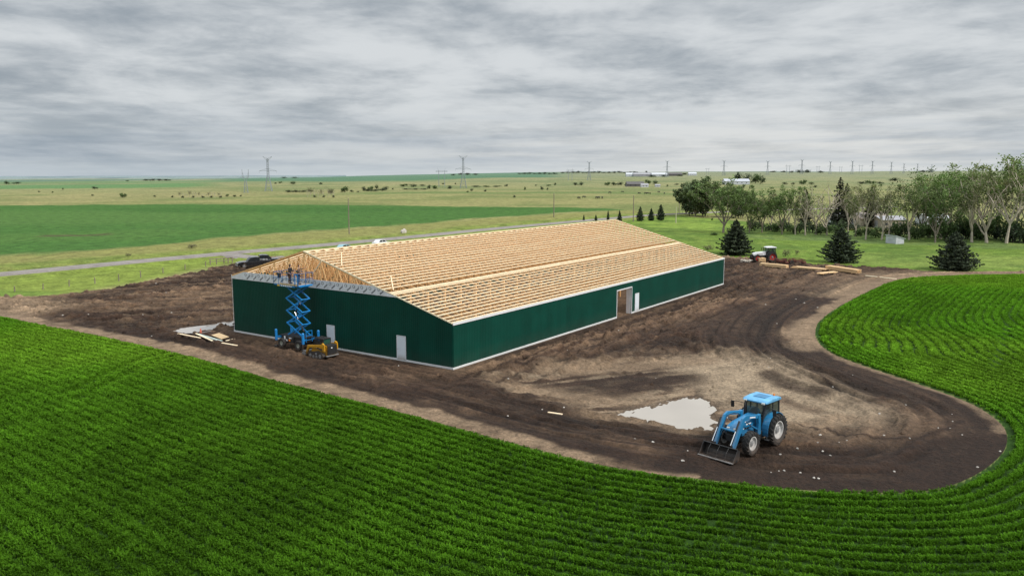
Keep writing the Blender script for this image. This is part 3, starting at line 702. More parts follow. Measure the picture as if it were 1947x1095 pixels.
def ribbed(name, col):
    m = D.materials.new(name); N, Lk = nodes(m); b = N['Principled BSDF']
    geo = N.new('ShaderNodeNewGeometry'); sp = N.new('ShaderNodeSeparateXYZ'); Lk.new(geo.outputs['Position'], sp.inputs[0])
    ad = N.new('ShaderNodeMath'); ad.operation = 'ADD'; Lk.new(sp.outputs[0], ad.inputs[0]); Lk.new(sp.outputs[1], ad.inputs[1])
    mu = N.new('ShaderNodeMath'); mu.operation = 'MULTIPLY'; Lk.new(ad.outputs[0], mu.inputs[0]); mu.inputs[1].default_value = 1/.2286
    fr = N.new('ShaderNodeMath'); fr.operation = 'FRACT'; Lk.new(mu.outputs[0], fr.inputs[0])
    pp = N.new('ShaderNodeMath'); pp.operation = 'PINGPONG'; Lk.new(fr.outputs[0], pp.inputs[0]); pp.inputs[1].default_value = .5
    r = N.new('ShaderNodeMapRange'); r.inputs[1].default_value = .0; r.inputs[2].default_value = .14; r.inputs[3].default_value = 1; r.inputs[4].default_value = 0; Lk.new(pp.outputs[0], r.inputs[0])
    bp = N.new('ShaderNodeBump'); bp.inputs['Strength'].default_value = .55; bp.inputs['Distance'].default_value = .02; Lk.new(r.outputs[0], bp.inputs['Height']); Lk.new(bp.outputs[0], b.inputs['Normal'])
    # sheet to sheet differences and dust low down
    wn = N.new('ShaderNodeTexWhiteNoise'); wn.noise_dimensions = '1D'; m2 = N.new('ShaderNodeMath'); m2.operation = 'MULTIPLY'; Lk.new(ad.outputs[0], m2.inputs[0]); m2.inputs[1].default_value = 1/.9144
    fl = N.new('ShaderNodeMath'); fl.operation = 'FLOOR'; Lk.new(m2.outputs[0], fl.inputs[0]); Lk.new(fl.outputs[0], wn.inputs['W'])
    nz = N.new('ShaderNodeTexNoise'); nz.inputs['Scale'].default_value = .5; nz.inputs['Detail'].default_value = 6; Lk.new(geo.outputs['Position'], nz.inputs['Vector'])
    s = N.new('ShaderNodeMath'); s.operation = 'MULTIPLY_ADD'; Lk.new(wn.outputs['Value'], s.inputs[0]); s.inputs[1].default_value = .25; Lk.new(nz.outputs['Fac'], s.inputs[2])
    mr = N.new('ShaderNodeMapRange'); mr.inputs[1].default_value = .3; mr.inputs[2].default_value = .95; mr.inputs[3].default_value = .8; mr.inputs[4].default_value = 1.2; Lk.new(s.outputs[0], mr.inputs[0])
    mx = N.new('ShaderNodeMix'); mx.data_type = 'RGBA'; mx.blend_type = 'MULTIPLY'; mx.inputs[0].default_value = 1; mx.inputs[6].default_value = (*col, 1); Lk.new(mr.outputs[0], mx.inputs[7])
    dz = N.new('ShaderNodeMapRange'); dz.inputs[1].default_value = .1; dz.inputs[2].default_value = 1.4; dz.inputs[3].default_value = .22; dz.inputs[4].default_value = 0; Lk.new(sp.outputs[2], dz.inputs[0])
    n3 = N.new('ShaderNodeTexNoise'); n3.inputs['Scale'].default_value = 1.6; n3.inputs['Detail'].default_value = 5; Lk.new(geo.outputs['Position'], n3.inputs['Vector'])
    dm = N.new('ShaderNodeMath'); dm.operation = 'MULTIPLY'; Lk.new(dz.outputs[0], dm.inputs[0]); Lk.new(n3.outputs['Fac'], dm.inputs[1])
    mz = N.new('ShaderNodeMix'); mz.data_type = 'RGBA'; Lk.new(dm.outputs[0], mz.inputs[0]); Lk.new(mx.outputs[2], mz.inputs[6]); mz.inputs[7].default_value = (.10, .075, .055, 1)
    Lk.new(mz.outputs[2], b.inputs['Base Color']); b.inputs['Roughness'].default_value = .5; b.inputs['Specular IOR Level'].default_value = .15
    return m
GREEN = ribbed('green_steel', (.0018, .042, .029))
WHITE = mat('white_trim', (.62, .63, .65), .5, var=.08, scale=1.5)
BASE = mat('base_trim', (.60, .61, .61), .6, var=.15, scale=1., dirt=(.2, .16, .12), dirtz=(-.05, .12))
WRAP = mat('house_wrap', (.62, .63, .66), .55, var=.16, scale=1.2, bump=.5, bscale=2.)
INK = mat('ink', (.02, .022, .035), .7); DOOR = mat('door_paint', (.60, .65, .70), .45, var=.05, scale=2., dirt=(.3, .26, .22), dirtz=(.1, .7))
STEEL = mat('bare_steel', (.4, .4, .4), .35, 1.)
barn = thing('barn', 'long dark green steel barn under construction with an unfinished pale timber roof', 'barn', (0, 0, 0))

def wall_gable(x, name, th=.03):
    k = (HM-HE)/SL+.30
    poly = [(0.03, .21), (BARN_W-.03, .21), (BARN_W-.03, HM), (k, HM), (0.03, HE-.10)]
    mb = MB().prism([(y, z) for y, z in poly], 'x', x-th, x+th); return mb.build(name, GREEN, barn)
wall_gable(0, 'wall', .03); wall_gable(BARN_L, 'wall', .03)
# long wall with the big opening
OX0, OX1, OH = 29.55, 33.22, 3.1
mb = MB(); T = HE-.20
mb.span((0.03, -.03, .21), (OX0, .03, T)); mb.span((OX1, -.03, .21), (BARN_L-.03, .03, T)); mb.span((OX0, -.03, OH), (OX1, .03, T)); mb.build('wall', GREEN, barn)
MB().span((0.03, BARN_W-.03, .21), (BARN_L-.03, BARN_W+.03, HG-.2)).build('wall', GREEN, barn)
mb = MB()                                                 # pale trim at the foot of the walls
mb.span((-.07, -.07, -.12), (OX0-.06, .0, .2)).span((OX1+.06, -.07, -.12), (BARN_L+.07, .0, .2)); mb.build('base_trim', BASE, barn)
MB().span((-.07, .004, -.12), (0, BARN_W+.07, .2)).build('base_trim', BASE, barn)
MB().span((BARN_L, .004, -.12), (BARN_L+.07, BARN_W+.07, .2)).build('base_trim', BASE, barn)
MB().span((0.004, BARN_W, -.12), (BARN_L-.004, BARN_W+.07, .2)).build('base_trim', BASE, barn)
MB().span((-.05, -.10, T), (BARN_L+.05, -.034, HE-.01)).build('eave_trim', WHITE, barn)
MB().span((-.05, BARN_W+.034, HG-.34), (BARN_L+.05, BARN_W+.10, HG-.01)).build('eave_trim', WHITE, barn)
MB().span((BARN_L-.03, -.065, .2), (BARN_L+.06, -.033, T-.003)).build('corner_trim', WHITE, barn)
MB().span((-.05, BARN_W-.0, .2), (-.033, BARN_W+.05, HM)).build('corner_trim', WHITE, barn)
# frame of the opening
mb = MB(); mb.span((OX0-.10, -.06, -.05), (OX0, .16, OH)); mb.span((OX1, -.06, -.05), (OX1+.10, .16, OH)); mb.span((OX0-.1, -.06, OH), (OX1+.1, .16, OH+.12))
mb.build('opening_frame', WHITE, barn, bevel=.01)
MB().span((OX1-.04, .16, .0), (OX1+.02, .62, OH)).build('opening_jamb', WHITE, barn)
def man_door(c, axis, label):
    mb = MB()
    if axis == 'x': o = mb.box((-.055, c, 1.16), (.05, .92, 2.05)).build('door', DOOR, barn, bevel=.01)
    else: o = mb.box((c, -.055, 1.16), (.92, .05, 2.05)).build('door', DOOR, barn, bevel=.01)
    o['label'] = label
    fr = MB()
    for s in (-1, 1):
        fr.box((-.045, c+s*.50, 1.17), (.05, .07, 2.08)) if axis == 'x' else fr.box((c+s*.50, -.045, 1.17), (.07, .05, 2.08))
    fr.box((-.045, c, 2.24), (.05, 1.07, .06)) if axis == 'x' else fr.box((c, -.045, 2.24), (1.07, .05, .06))
    fr.build('door_frame', WHITE, o)
    h = MB(); h.tube([(-.085, c+.36, 1.08), (-.13, c+.36, 1.08)], .03, 8) if axis == 'x' else h.tube([(c-.36, -.085, 1.08), (c-.36, -.13, 1.08)], .03, 8)
    h.build('handle', STEEL, o)
man_door(5.73, 'x', 'white door near the corner in the end wall'); man_door(14.55, 'x', 'white door behind the skid steer'); man_door(34.62, 'y', 'white door beside the open doorway')

# house wrap band over the end wall, printed with repeating dark marks
ws0, ws1 = HM-.012, HM+.78
yr = lambda z: (z-HE)/SL; yl = lambda z: RY+(HP-z)/SL
mb = MB(); mb.prism([(yr(ws0)+.32, ws0), (BARN_W-.02, ws0), (BARN_W-.02, HG-.02), (yl(ws1)-.02, ws1), (yr(ws1)+.28, ws1)], 'x', -.06, -.036)
mb.mi(1); i = 0; y = 8.0
while y < BARN_W-1.0:
    if ws1 < roof(y+.5)+.1:
        def Q(u, v, w, h, a):                             # slanted ink strokes on the wrap; u runs to the viewer's right
            c, s = math.cos(a), math.sin(a); vs = []
            for p, q in ((-w/2, -h/2), (w/2, -h/2), (w/2, h/2), (-w/2, h/2)):
                uu, vv = u+p*c-q*s, v+p*s+q*c; vs.append((-.0635, y-uu, HM+.36+vv))
            mb.add(vs, [(0, 1, 2, 3)])
        for k in range(7):
            an = .9+k*.75; Q(-.30+.15*math.cos(an), .16+.13*math.sin(an), .11, .035, an+math.pi/2)
        Q(-.20, .16, .16, .05, .1)
        a = .62
        for k in range(5):
            u = -.20+k*.125*math.cos(a); v = -.24+k*.125*math.sin(a)+.02
            Q(u+.1, v, .085, .14 if k % 2 else .10, a); 
        Q(.14, -.10, .62, .03, a); Q(.3, .2, .10, .05, -.2)
    y += 1.02
mb.build('house_wrap', [WRAP, INK], barn)

# posts, girts
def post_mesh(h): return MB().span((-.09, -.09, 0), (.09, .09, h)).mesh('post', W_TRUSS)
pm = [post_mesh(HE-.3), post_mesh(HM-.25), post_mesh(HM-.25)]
for i in range(27):
    x = min(.2+i*2.44, BARN_L-.2)
    for yy, me in ((.16, pm[0]), (YJ, pm[1]), (BARN_W-.16, pm[2])):
        if yy == .16 and OX0-.3 < x < OX1+.3: continue
        o = link('post', me, barn); o.location = (x, yy, .02)
for z in (.9, 1.8, 2.7, 3.5):
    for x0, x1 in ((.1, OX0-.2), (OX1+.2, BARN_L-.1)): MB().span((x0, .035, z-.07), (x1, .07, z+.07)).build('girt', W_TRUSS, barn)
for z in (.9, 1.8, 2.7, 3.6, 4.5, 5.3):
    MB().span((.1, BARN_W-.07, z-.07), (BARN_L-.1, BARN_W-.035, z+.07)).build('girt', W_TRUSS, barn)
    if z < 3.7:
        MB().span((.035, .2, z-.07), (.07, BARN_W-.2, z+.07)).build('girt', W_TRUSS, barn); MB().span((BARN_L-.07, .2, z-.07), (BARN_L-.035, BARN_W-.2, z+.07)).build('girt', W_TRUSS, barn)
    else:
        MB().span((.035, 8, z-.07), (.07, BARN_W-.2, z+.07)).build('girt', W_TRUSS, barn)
# roof trusses of the main span and rafters of the lean-to, every 1.22 m
PD = .098
def truss_mesh():
    mb = MB(); t = .042; y0, y1 = YJ, BARN_W-.04; zb = HM-.22+.07
    top = lambda y: roof(y)-PD-.075
    mb.beam((0, y0, zb), (0, y1, zb), t, .14)
    mb.beam((0, y0, top(y0)), (0, RY, top(RY)), t, .14); mb.beam((0, RY, top(RY)), (0, y1, top(y1)), t, .14)
    n = 5
    for sgn, ye in ((-1, y0), (1, y1)):
        ys = [RY+(ye-RY)*k/n for k in range(n+1)]
        for k in range(n):
            if k: mb.beam((0, ys[k], zb), (0, ys[k], top(ys[k])), t*.95, .09, (0, 1, 0))
            # web from the bottom chord up to the next panel point
            if k < n-1: mb.beam((0, (ys[k]+ys[k+1])/2, zb), (0, ys[k], top(ys[k])), t*.9, .09, (0, 1, 0)); mb.beam((0, (ys[k]+ys[k+1])/2, zb), (0, ys[k+1], top(ys[k+1])), t*.85, .09, (0, 1, 0))
        mb.beam((0, ye-sgn*.03, zb), (0, ye-sgn*.03, top(ye)), t, .14, (0, 1, 0))
    mb.beam((0, RY, zb), (0, RY, top(RY)), t, .09, (0, 1, 0))
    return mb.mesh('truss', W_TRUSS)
def rafter_mesh():
    mb = MB(); top = lambda y: roof(y)-PD-.09
    mb.beam((0, .06, top(.06)), (0, YJ-.02, top(YJ-.02)), .042, .18); mb.beam((0, .10, HE-.55), (0, YJ-.1, HE-.55), .04, .12)
    for k in (1, 2, 3): mb.beam((0, YJ*k/4+.3, HE-.55), (0, YJ*k/4, top(YJ*k/4)), .04, .08, (0, 1, 0))
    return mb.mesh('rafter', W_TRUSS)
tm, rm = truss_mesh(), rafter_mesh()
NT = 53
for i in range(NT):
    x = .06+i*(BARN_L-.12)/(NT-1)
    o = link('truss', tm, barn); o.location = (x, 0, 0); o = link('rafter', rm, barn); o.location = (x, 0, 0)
# purlins: 38 x 89 on edge, every 0.61 m of slope
cs = math.cos(math.atan(SL)); rr = random.Random(4)
def purlin(y, w=.048):
    mb = MB(); s = SL if y < RY else -SL; up = Vector((0, -s, 1)).normalized(); x = -.03
    while x < BARN_L+.02:                                  # butted lengths, each a little out of line
        x2 = min(x+rr.choice((3.66, 4.88, 4.88, 6.1)), BARN_L+.03)
        if BARN_L-x2 < .8: x2 = BARN_L+.03
        dy = rr.uniform(-.018, .018); dz = rr.uniform(-.006, .006); c = Vector((0, y+dy, roof(y)+s*dy+dz))-up*PD/2
        dy2 = dy+rr.uniform(-.02, .02); c2 = Vector((0, y+dy2, roof(y)+s*dy2+dz))-up*PD/2
        mb.beam((x+.004, c.y, c.z), (x2-.004, c2.y, c2.z), w, PD, up); x = x2
    mb.build('purlin', W_PURL, barn)
ys = [RY-.07-k*.61*cs for k in range(18) if RY-.07-k*.61*cs > YJ+.25] + [YJ-.45-k*.565*cs for k in range(12) if YJ-.45-k*.565*cs > .3] + [.12]
ys += [RY+.07+k*.61*cs for k in range(18) if RY+.07+k*.61*cs < BARN_W-.1] + [BARN_W-.1]
for y in ys: purlin(y)
purlin(YJ+.05, .055); purlin(YJ-.16, .07)                   # doubled members where the lean-to meets the main roof
for a, b in ((.10, RY-.0), (BARN_W-.02, RY+.0)):            # end boards that close the roof edge at the open gable
    for x in (-.05,):
        if a < 1: MB().beam((x, YJ+.1, roof(YJ+.1)-.05), (x, b, roof(b)-.05), .036, .12).build('barge_board', W_PURL, barn)
        else: MB().beam((x, a, roof(a)-.05), (x, b, roof(b)-.05), .036, .12).build('barge_board', W_TRUSS, barn)
MB().beam((-.05, .0, roof(0)-.05), (-.05, YJ+.09, roof(YJ+.09)-.05), .036, .10).build('barge_board', W_PURL, barn)
MB().beam((BARN_L+.05, .0, roof(0)-.05), (BARN_L+.05, RY, roof(RY)-.05), .036, .12).build('barge_board', W_PURL, barn)

# boards lying loose on the roof
def RP(px, py):
    d = ray(px, py); n = np.array([0, -SL, 1.]); p0 = np.array([0, 0, HE]); t = ((p0-CAM)@n)/(d@n); return CAM+d*t
def roof_board(a, b, label, w=.07):
    p, q = RP(*a), RP(*b); c = (p+q)/2; o = MB().beam(p-c+np.array([0, 0, .03]), q-c+np.array([0, 0, .03]), w, .038).build('loose_board', W_PURL); o.location = c
    tag(o, label, 'board', 'loose boards lying on the roof purlins')
roof_board((649, 480), (650, 506), 'pale loose board lying on the roof purlins just right of the open gable peak')
roof_board((743, 525), (748, 552), 'pale loose board on the roof purlins close to the double purlin line')
# brace standing at the gable
p = PLANE(611, 497, 0, -.25); q = PLANE(594, 521, 0, -.25); c = (p+q)/2
o = MB().beam(p-c, q-c, .05, .09).build('timber_brace', W_PURL); o.location = c; tag(o, 'thin slanted timber leaning against the open gable right of the lift platform', 'timber')
# ================================================================== MACHINES
MUD = (.075, .052, .038)
BLUE = mat('tractor_blue', (.010, .155, .33), .45, var=.12, scale=2., coat=.4, dirt=(.10, .085, .07), dirtz=(.3, 1.5))
BLUE_ROOF = mat('tractor_roof_blue', (.11, .33, .55), .5, var=.25, scale=2.5, bump=.1)
BLACK = mat('black_steel', (.016, .016, .017), .5, var=.3, scale=3., dirt=MUD, dirtz=(0, .7))
RUBBER = mat('rubber', (.022, .021, .020), .85, var=.35, scale=4., bump=.3, bscale=25, dirt=MUD, dirtz=(0, 1.0))
RIM = mat('rim_white', (.56, .55, .53), .5, var=.2, scale=4., dirt=(.14, .11, .09), dirtz=(0, 1.1))
RIM_RED = mat('rim_red', (.42, .025, .02), .5, var=.2, scale=3.)
CHROME = mat('rod_chrome', (.75, .75, .75), .15, 1., var=.05)
GREY = mat('grey_steel', (.22, .22, .22), .5, var=.2, scale=3., dirt=MUD, dirtz=(0, .6))
DECAL = mat('decal_white', (.75, .76, .78), .5, var=.03)
LAMP = mat('lamp_glass', (.7, .68, .6), .15, var=.05)
ORANGE = mat('beacon_orange', (.8, .22, .02), .3)
def glass(name, tint=(.06, .075, .075), alpha=.45):
    m = D.materials.new(name); N, Lk = nodes(m); b = N['Principled BSDF']
    b.inputs['Base Color'].default_value = (*tint, 1); b.inputs['Roughness'].default_value = .04; b.inputs['Specular IOR Level'].default_value = .8
    tr = N.new('ShaderNodeBsdfTransparent'); tr.inputs[0].default_value = (.62, .72, .68, 1); ms = N.new('ShaderNodeMixShader'); ms.inputs[0].default_value = alpha
    Lk.new(b.outputs[0], ms.inputs[1]); Lk.new(tr.outputs[0], ms.inputs[2]); Lk.new(ms.outputs[0], N['Material Output'].inputs[0]); return m
GLASS = glass('cab_glass', (.05, .07, .065), .6); GLASS_DK = glass('dark_glass', (.02, .025, .03), .15)

def ag_wheel(parent, c, R, w, side, rim_m, rim_r, lugs=20):
    """tyre with bar lugs (part) and rim (sub-part)"""
    h = w/2; mb = MB()
    mb.lathe([(rim_r, -h*.72), (rim_r+.06, -h*.86), (R*.80, -h), (R*.93, -h*.92), (R*.955, -h*.55), (R*.96, 0), (R*.955, h*.55), (R*.93, h*.92), (R*.80, h), (rim_r+.06, h*.86), (rim_r, h*.72)], (0, 0, 0), 'y', 40)
    for k in range(lugs):
        for s in (-1, 1):
            a = 2*math.pi*(k+(.5 if s > 0 else 0))/lugs; da = .20
            p = Vector((math.cos(a+da)*R*.965, s*.02, math.sin(a+da)*R*.965)); q = Vector((math.cos(a)*R*.955, s*h*.97, math.sin(a)*R*.955))
            mb.beam(p, q, .085*R/.9, .075*R/.9, (math.cos(a), 0, math.sin(a)))
            q2 = Vector((math.cos(a-.04)*R*.84, s*h*1.0, math.sin(a-.04)*R*.84)); mb.beam(q, q2, .07*R/.9, .05, (0, s, 0))
    t = mb.build('tyre', RUBBER, parent); t.location = c
    rb = MB(); s = side
    rb.lathe([(rim_r+.015, -h*.70), (rim_r+.015, h*.70), (rim_r-.05, h*.70), (rim_r-.07, h*.25), (rim_r*.55, h*.10), (rim_r*.50, h*.22), (.02, h*.22), (.02, -h*.1), (rim_r*.6, -h*.1), (rim_r-.06, -h*.7)], (0, 0, 0), 'y', 32)
    rb.mi(1)
    rb.lathe([(rim_r*.36, h*.22), (rim_r*.34, h*.42), (rim_r*.18, h*.5), (.01, h*.5), (.01, h*.2)], (0, 0, 0), 'y', 16)
    for k in range(8):
        a = 2*math.pi*k/8; rb.box((math.cos(a)*rim_r*.44, h*.26, math.sin(a)*rim_r*.44), (.035, .05, .035))
    r = rb.build('rim', [rim_m, GREY], t)
    if s < 0: r.rotation_euler = (0, 0, math.pi)
    return t

def make_tractor(name, label, body, roof_m, rim_m, loader, loc, rz, hood_m=None, group=None):
    t = thing(name, label, 'tractor', loc, rz, group); hood_m = hood_m or body
    RR, FR = .93, .70; fx = 2.78
    for s in (1, -1):
        ag_wheel(t, (0, s*.98, RR), RR, .54, s, rim_m, .55, 22)
        ag_wheel(t, (fx, s*.93, FR), FR, .42, s, rim_m, .42, 18)
    mb = MB()                                             # chassis: rear housing, engine block, front frame
    mb.box((.0, 0, .95), (.95, .62, .75)); mb.box((1.2, 0, .90), (1.9, .50, .6)); mb.box((2.6, 0, .85), (1.5, .42, .42)); mb.tube([(0, -.85, RR), (0, .85, RR)], .13, 10)
    mb.box((3.42, 0, .98), (.35, .5, .42)); mb.box((1.0, .5, .78), (.9, .32, .45)); mb.box((1.0, -.5, .78), (.9, .32, .45))
    mb.build('chassis', BLACK, t, bevel=.02)
    mb = MB().tube([(fx, -.8, FR), (fx, .8, FR)], .10, 10); mb.box((fx, 0, FR), (.34, .5, .3))
    for s in (-1, 1): mb.tube([(fx, s*.55, FR), (fx, s*.86, FR)], .18, 12)
    mb.build('front_axle', BLACK, t)
    # hood: sloping nose, wider at the back
    def hood(mb, y, x0, x1):
        return mb.prism([(x0, 1.22), (x1-.30, 1.12), (x1, 1.20), (x1+.04, 1.42), (x1-.12, 1.60), (x1-.7, 1.76), (x0, 1.92)], 'y', -y, y)
    hood(MB(), .39, .95, 3.42).build('hood', hood_m, t, bevel=.06)
    mb = MB().prism([(1.2, 1.0), (2.9, 1.0), (2.9, 1.17), (1.2, 1.24)], 'y', -.405, .405)
    mb.build('engine_panel', body, t, bevel=.01)
    mb = MB().box((3.45, 0, 1.30), (.05, .5, .28))
    for k in range(5): mb.box((3.48, 0, 1.20+k*.05), (.02, .52, .015))
    mb.build('grille', BLACK, t)
    for s in (-1, 1):
        MB().box((3.40, s*.22, 1.50), (.10, .16, .09)).build('headlight', LAMP, t)
        mb = MB().box((2.2, s*.398, 1.62), (.55, .012, .07)); mb.box((2.75, s*.398, 1.42), (.10, .012, .04)); mb.box((2.5, s*.398, 1.41), (.2, .012, .03))
        mb.build('hood_decal', DECAL, t)
        vb = MB()
        for k in range(4): vb.box((1.7+k*.28, s*.40, 1.40), (.2, .012, .10))
        vb.build('side_vent', BLACK, t)
    # cab
    ins = .10
    base = [(-.62, .74), (.95, .60)]; zb, zt = 1.34, 2.56
    def pillar(mb, x, y, x2, y2, w=.08): mb.beam((x, y, zb-.25), (x2, y2, zt), w, w, (1, 0, 0))
    mb = MB()
    for s in (-1, 1):
        pillar(mb, .98, s*.50, .72, s*.66); pillar(mb, .10, s*.78, .05, s*.72, .06); pillar(mb, -.70, s*.76, -.70, s*.70)
        mb.beam((.98, s*.50, zb-.2), (.10, s*.78, zb-.35), .07, .09); mb.beam((.10, s*.78, zb-.35), (-.70, s*.76, zb+.15), .07, .09)
        mb.beam((.72, s*.66, zt), (-.70, s*.70, zt), .07, .07)
    mb.beam((.72, -.66, zt), (.72, .66, zt), .07, .07); mb.beam((-.70, -.70, zt), (-.70, .70, zt), .07, .07)
    mb.beam((-.70, -.76, zb+.15), (-.70, .76, zb+.15), .08, .08); mb.beam((.98, -.5, zb+.38), (.98, .5, zb+.38), .06, .06)
    mb.build('cab_frame', BLACK, t)
    MB().box((.12, 0, 1.16), (1.55, 1.1, .22)).build('cab_floor', BLACK, t)
    g = lambda vs: MB().add(vs, [tuple(range(len(vs)))]).build('window', GLASS, t)
    g([(.985, -.46, zb+.40), (.985, .46, zb+.40), (.73, .62, zt-.03), (.73, -.62, zt-.03)])
    g([(-.715, -.70, zb+.18), (-.715, .70, zb+.18), (-.715, .66, zt-.03), (-.715, -.66, zt-.03)])
    for s in (-1, 1):
        g([(.96, s*.515, zb-.15), (.12, s*.785, zb-.28), (.07, s*.735, zt-.03), (.71, s*.67, zt-.03)])
        g([(.07, s*.785, zb-.28), (-.68, s*.765, zb+.18), (-.68, s*.71, zt-.03), (.03, s*.735, zt-.03)])
    mb = MB().box((-.28, 0, 1.52), (.46, .5, .14)); mb.box((-.52, 0, 1.92), (.14, .48, .72)); mb.box((-.54, 0, 2.30), (.10, .26, .16))
    mb.build('seat', BLACK, t, bevel=.03)
    mb = MB().beam((.62, 0, 1.25), (.42, 0, 1.80), .06, .06); mb.lathe([(.20, 0), (.215, .012), (.20, .024), (.185, .012)], (.40, 0, 1.82), 'z', 18); mb.build('steering_wheel', BLACK, t)
    rf = MB(); rf.prism([(.92, 2.57), (.98, 2.67), (.80, 2.76), (.2, 2.81), (-.6, 2.81), (-.84, 2.73), (-.88, 2.57)], 'y', -.80, .80); rf.build('cab_roof', roof_m, t, bevel=.07)
    mb = MB()
    for s in (-1, 1):
        mb.box((.97, s*.60, 2.62), (.08, .20, .09)); mb.box((-.88, s*.60, 2.62), (.08, .18, .09))
    mb.build('work_light', LAMP, t)
    # fenders over the rear wheels
    for s in (-1, 1):
        mb = MB(); vs = []; fs = []; n = 12
        for k in range(n+1):
            a = rad(196-k*158/n); r = RR+.10
            for yy in (.60, 1.0): vs.append((-.02+math.cos(a-math.pi*.0)*r*1.02*(-1), s*yy, RR+.02+math.sin(a)*r))
        for k in range(n): fs.append((2*k, 2*k+1, 2*k+3, 2*k+2))
        mb.add(vs, fs)
        # inner plate between cab and wheel
        iv = [(-.02-math.cos(rad(196-k*158/n))*(RR+.10), s*.60, RR+.02+math.sin(rad(196-k*158/n))*(RR+.10)) for k in range(n+1)]
        mb.add(iv+[(0, s*.60, RR)], [(k, k+1, n+1) for k in range(n)])
        o = mb.build('fender', body, t); so_ = o.modifiers.new('thick', 'SOLIDIFY'); so_.thickness = .04
    # steps, exhaust, mirrors
    for s in (-1, 1):
        mb = MB()
        for k in range(3): mb.box((.72, s*(.80+.04*k), .98-.27*k), (.42, .28, .03))
        for e in (-.2, .2): mb.beam((.72+e, s*.78, 1.15), (.72+e, s*.94, .42), .04, .03)
        mb.build('step', GREY, t)
        mb = MB().tube([(.80, s*.68, 2.36), (1.02, s*1.10, 2.46), (1.04, s*1.36, 2.42)], .022, 6); mb.box((1.05, s*1.40, 2.24), (.05, .22, .40)); mb.build('mirror', BLACK, t, bevel=.01)
    mb = MB().tube([(1.08, -.52, 1.3), (1.08, -.54, 2.35), (1.02, -.54, 2.62)], [.075, .07, .05], 10); mb.build('exhaust', BLACK, t)
    mb = MB()
    for s in (-1, 1): mb.beam((-.4, s*.35, .75), (-1.15, s*.45, .55), .07, .09); mb.beam((-.45, s*.25, 1.25), (-.95, s*.42, 1.1), .06, .06)
    mb.beam((-.45, 0, 1.1), (-.9, 0, 1.05), .06, .06); mb.build('hitch', BLACK, t)
    hz = MB()                                              # hydraulic hoses and a beacon
    if loader:
        for s in (-1, 1):
            for k in range(2): hz.tube([(1.45, s*(.50-.03*k), 1.25), (1.75, s*(.54+.02*k), 1.95+.05*k), (2.4, s*(.52+.02*k), 2.10), (3.1, s*.50, 2.12), (3.5, s*.48, 1.6), (3.75, s*.5, 1.2)], .018, 5)
        hz.build('hose', RUBBER, t)
        MB().lathe([(.01, 0), (.06, 0), (.055, .12), (.01, .13)], (-.55, .45, 2.80), 'z', 12).build('beacon', ORANGE, t)
        MB().box((.05, 0, 2.815), (.7, .8, .02)).build('roof_hatch', body, t, bevel=.008)
    if loader:
        for s in (-1, 1):
            y = s*.60
            mb = MB().prism([(1.25, .85), (1.62, .85), (1.52, 1.55), (1.62, 2.06), (1.36, 2.10), (1.28, 1.6)], 'y', y-.09, y+.09); mb.beam((1.45, s*.45, 1.0), (1.45, y, 1.0), .2, .25)
            mb.build('loader_mast', body, t, bevel=.015)
            mb = MB().prism([(1.36, 1.90), (1.50, 2.08), (2.95, 2.32), (3.30, 2.20), (3.52, 1.85), (4.28, .62), (4.20, .42), (4.02, .46), (3.28, 1.62), (3.05, 2.00), (2.75, 2.06), (1.5, 1.86)], 'y', y-.065, y+.065)
            arm = mb.build('loader_arm', body, t, bevel=.015)
            MB().box((2.25, y+s*.072, 2.07), (.62, .01, .07), M=Matrix.Rotation(-.165, 3, 'Y')).build('decal', DECAL, arm)
            for nm, p, q, f in (('lift_cylinder', (1.42, y, 1.10), (2.92, y, 1.92), .55), ('tilt_cylinder', (3.42, y+s*.0, 2.02), (4.34, y, .80), .42)):
                P, Q = Vector(p), Vector(q); M_ = P.lerp(Q, f); mb = MB()
                if nm == 'tilt_cylinder': off = Vector((.17, 0, .10)); P += off; Q += off*.6; M_ += off*.8
                mb.tube([P, M_], .055, 10); mb.mi(1); mb.tube([M_, Q], .032, 8); mb.build(nm, [body if nm == 'lift_cylinder' else BLACK, CHROME], t)
        mb = MB().tube([(3.62, -.60, 1.45), (3.62, .60, 1.45)], .07, 10); mb.tube([(4.12, -.62, .55), (4.12, .62, .55)], .06, 10); mb.build('cross_tube', body, t)
        # bucket, open to the front, with a thin rail and three uprights across the mouth
        mb = MB(); W = 1.12; prof = [(5.02, .06), (4.55, .05), (4.36, .16), (4.30, .36), (4.33, .60), (4.50, .72)]; th = .03
        for i in range(len(prof)-1):
            a, b = prof[i], prof[i+1]; mb.beam((a[0], 0, a[1]), (b[0], 0, b[1]), 2*W, th, (b[1]-a[1], 0, -(b[0]-a[0])))
        for s in (-1, 1): mb.prism([(5.02, .05), (4.55, .04), (4.35, .15), (4.29, .36), (4.31, .62), (4.50, .74), (4.64, .62), (4.78, .36)], 'y', s*W-.015, s*W+.015)
        bk = mb.build('bucket', BLACK, t)
        mb = MB().box((5.04, 0, .065), (.14, 2*W+.06, .035)); mb.build('cutting_edge', GREY, bk)
        mb = MB().tube([(4.56, -W, .76), (4.56, W, .76)], .035, 8)
        for k in (-.5, 0, .5): mb.tube([(4.56, k*W*1.05, .76), (4.86, k*W*1.05, .48), (5.0, k*W*1.05, .09)], .018, 6)
        mb.build('bucket_bar', BLACK, bk)
        mb = MB().box((4.26, .55, .55), (.12, .10, .45)); mb.box((4.26, -.55, .55), (.12, .10, .45)); mb.build('coupler', BLACK, t)
    return t
def face(a, b): return math.atan2(b[1]-a[1], b[0]-a[0])
hd = np.array([-2.62, .56]); hd /= np.linalg.norm(hd); nl = np.array([-hd[1], hd[0]])
rc = np.array([-3.67, -27.93])-nl*1.05
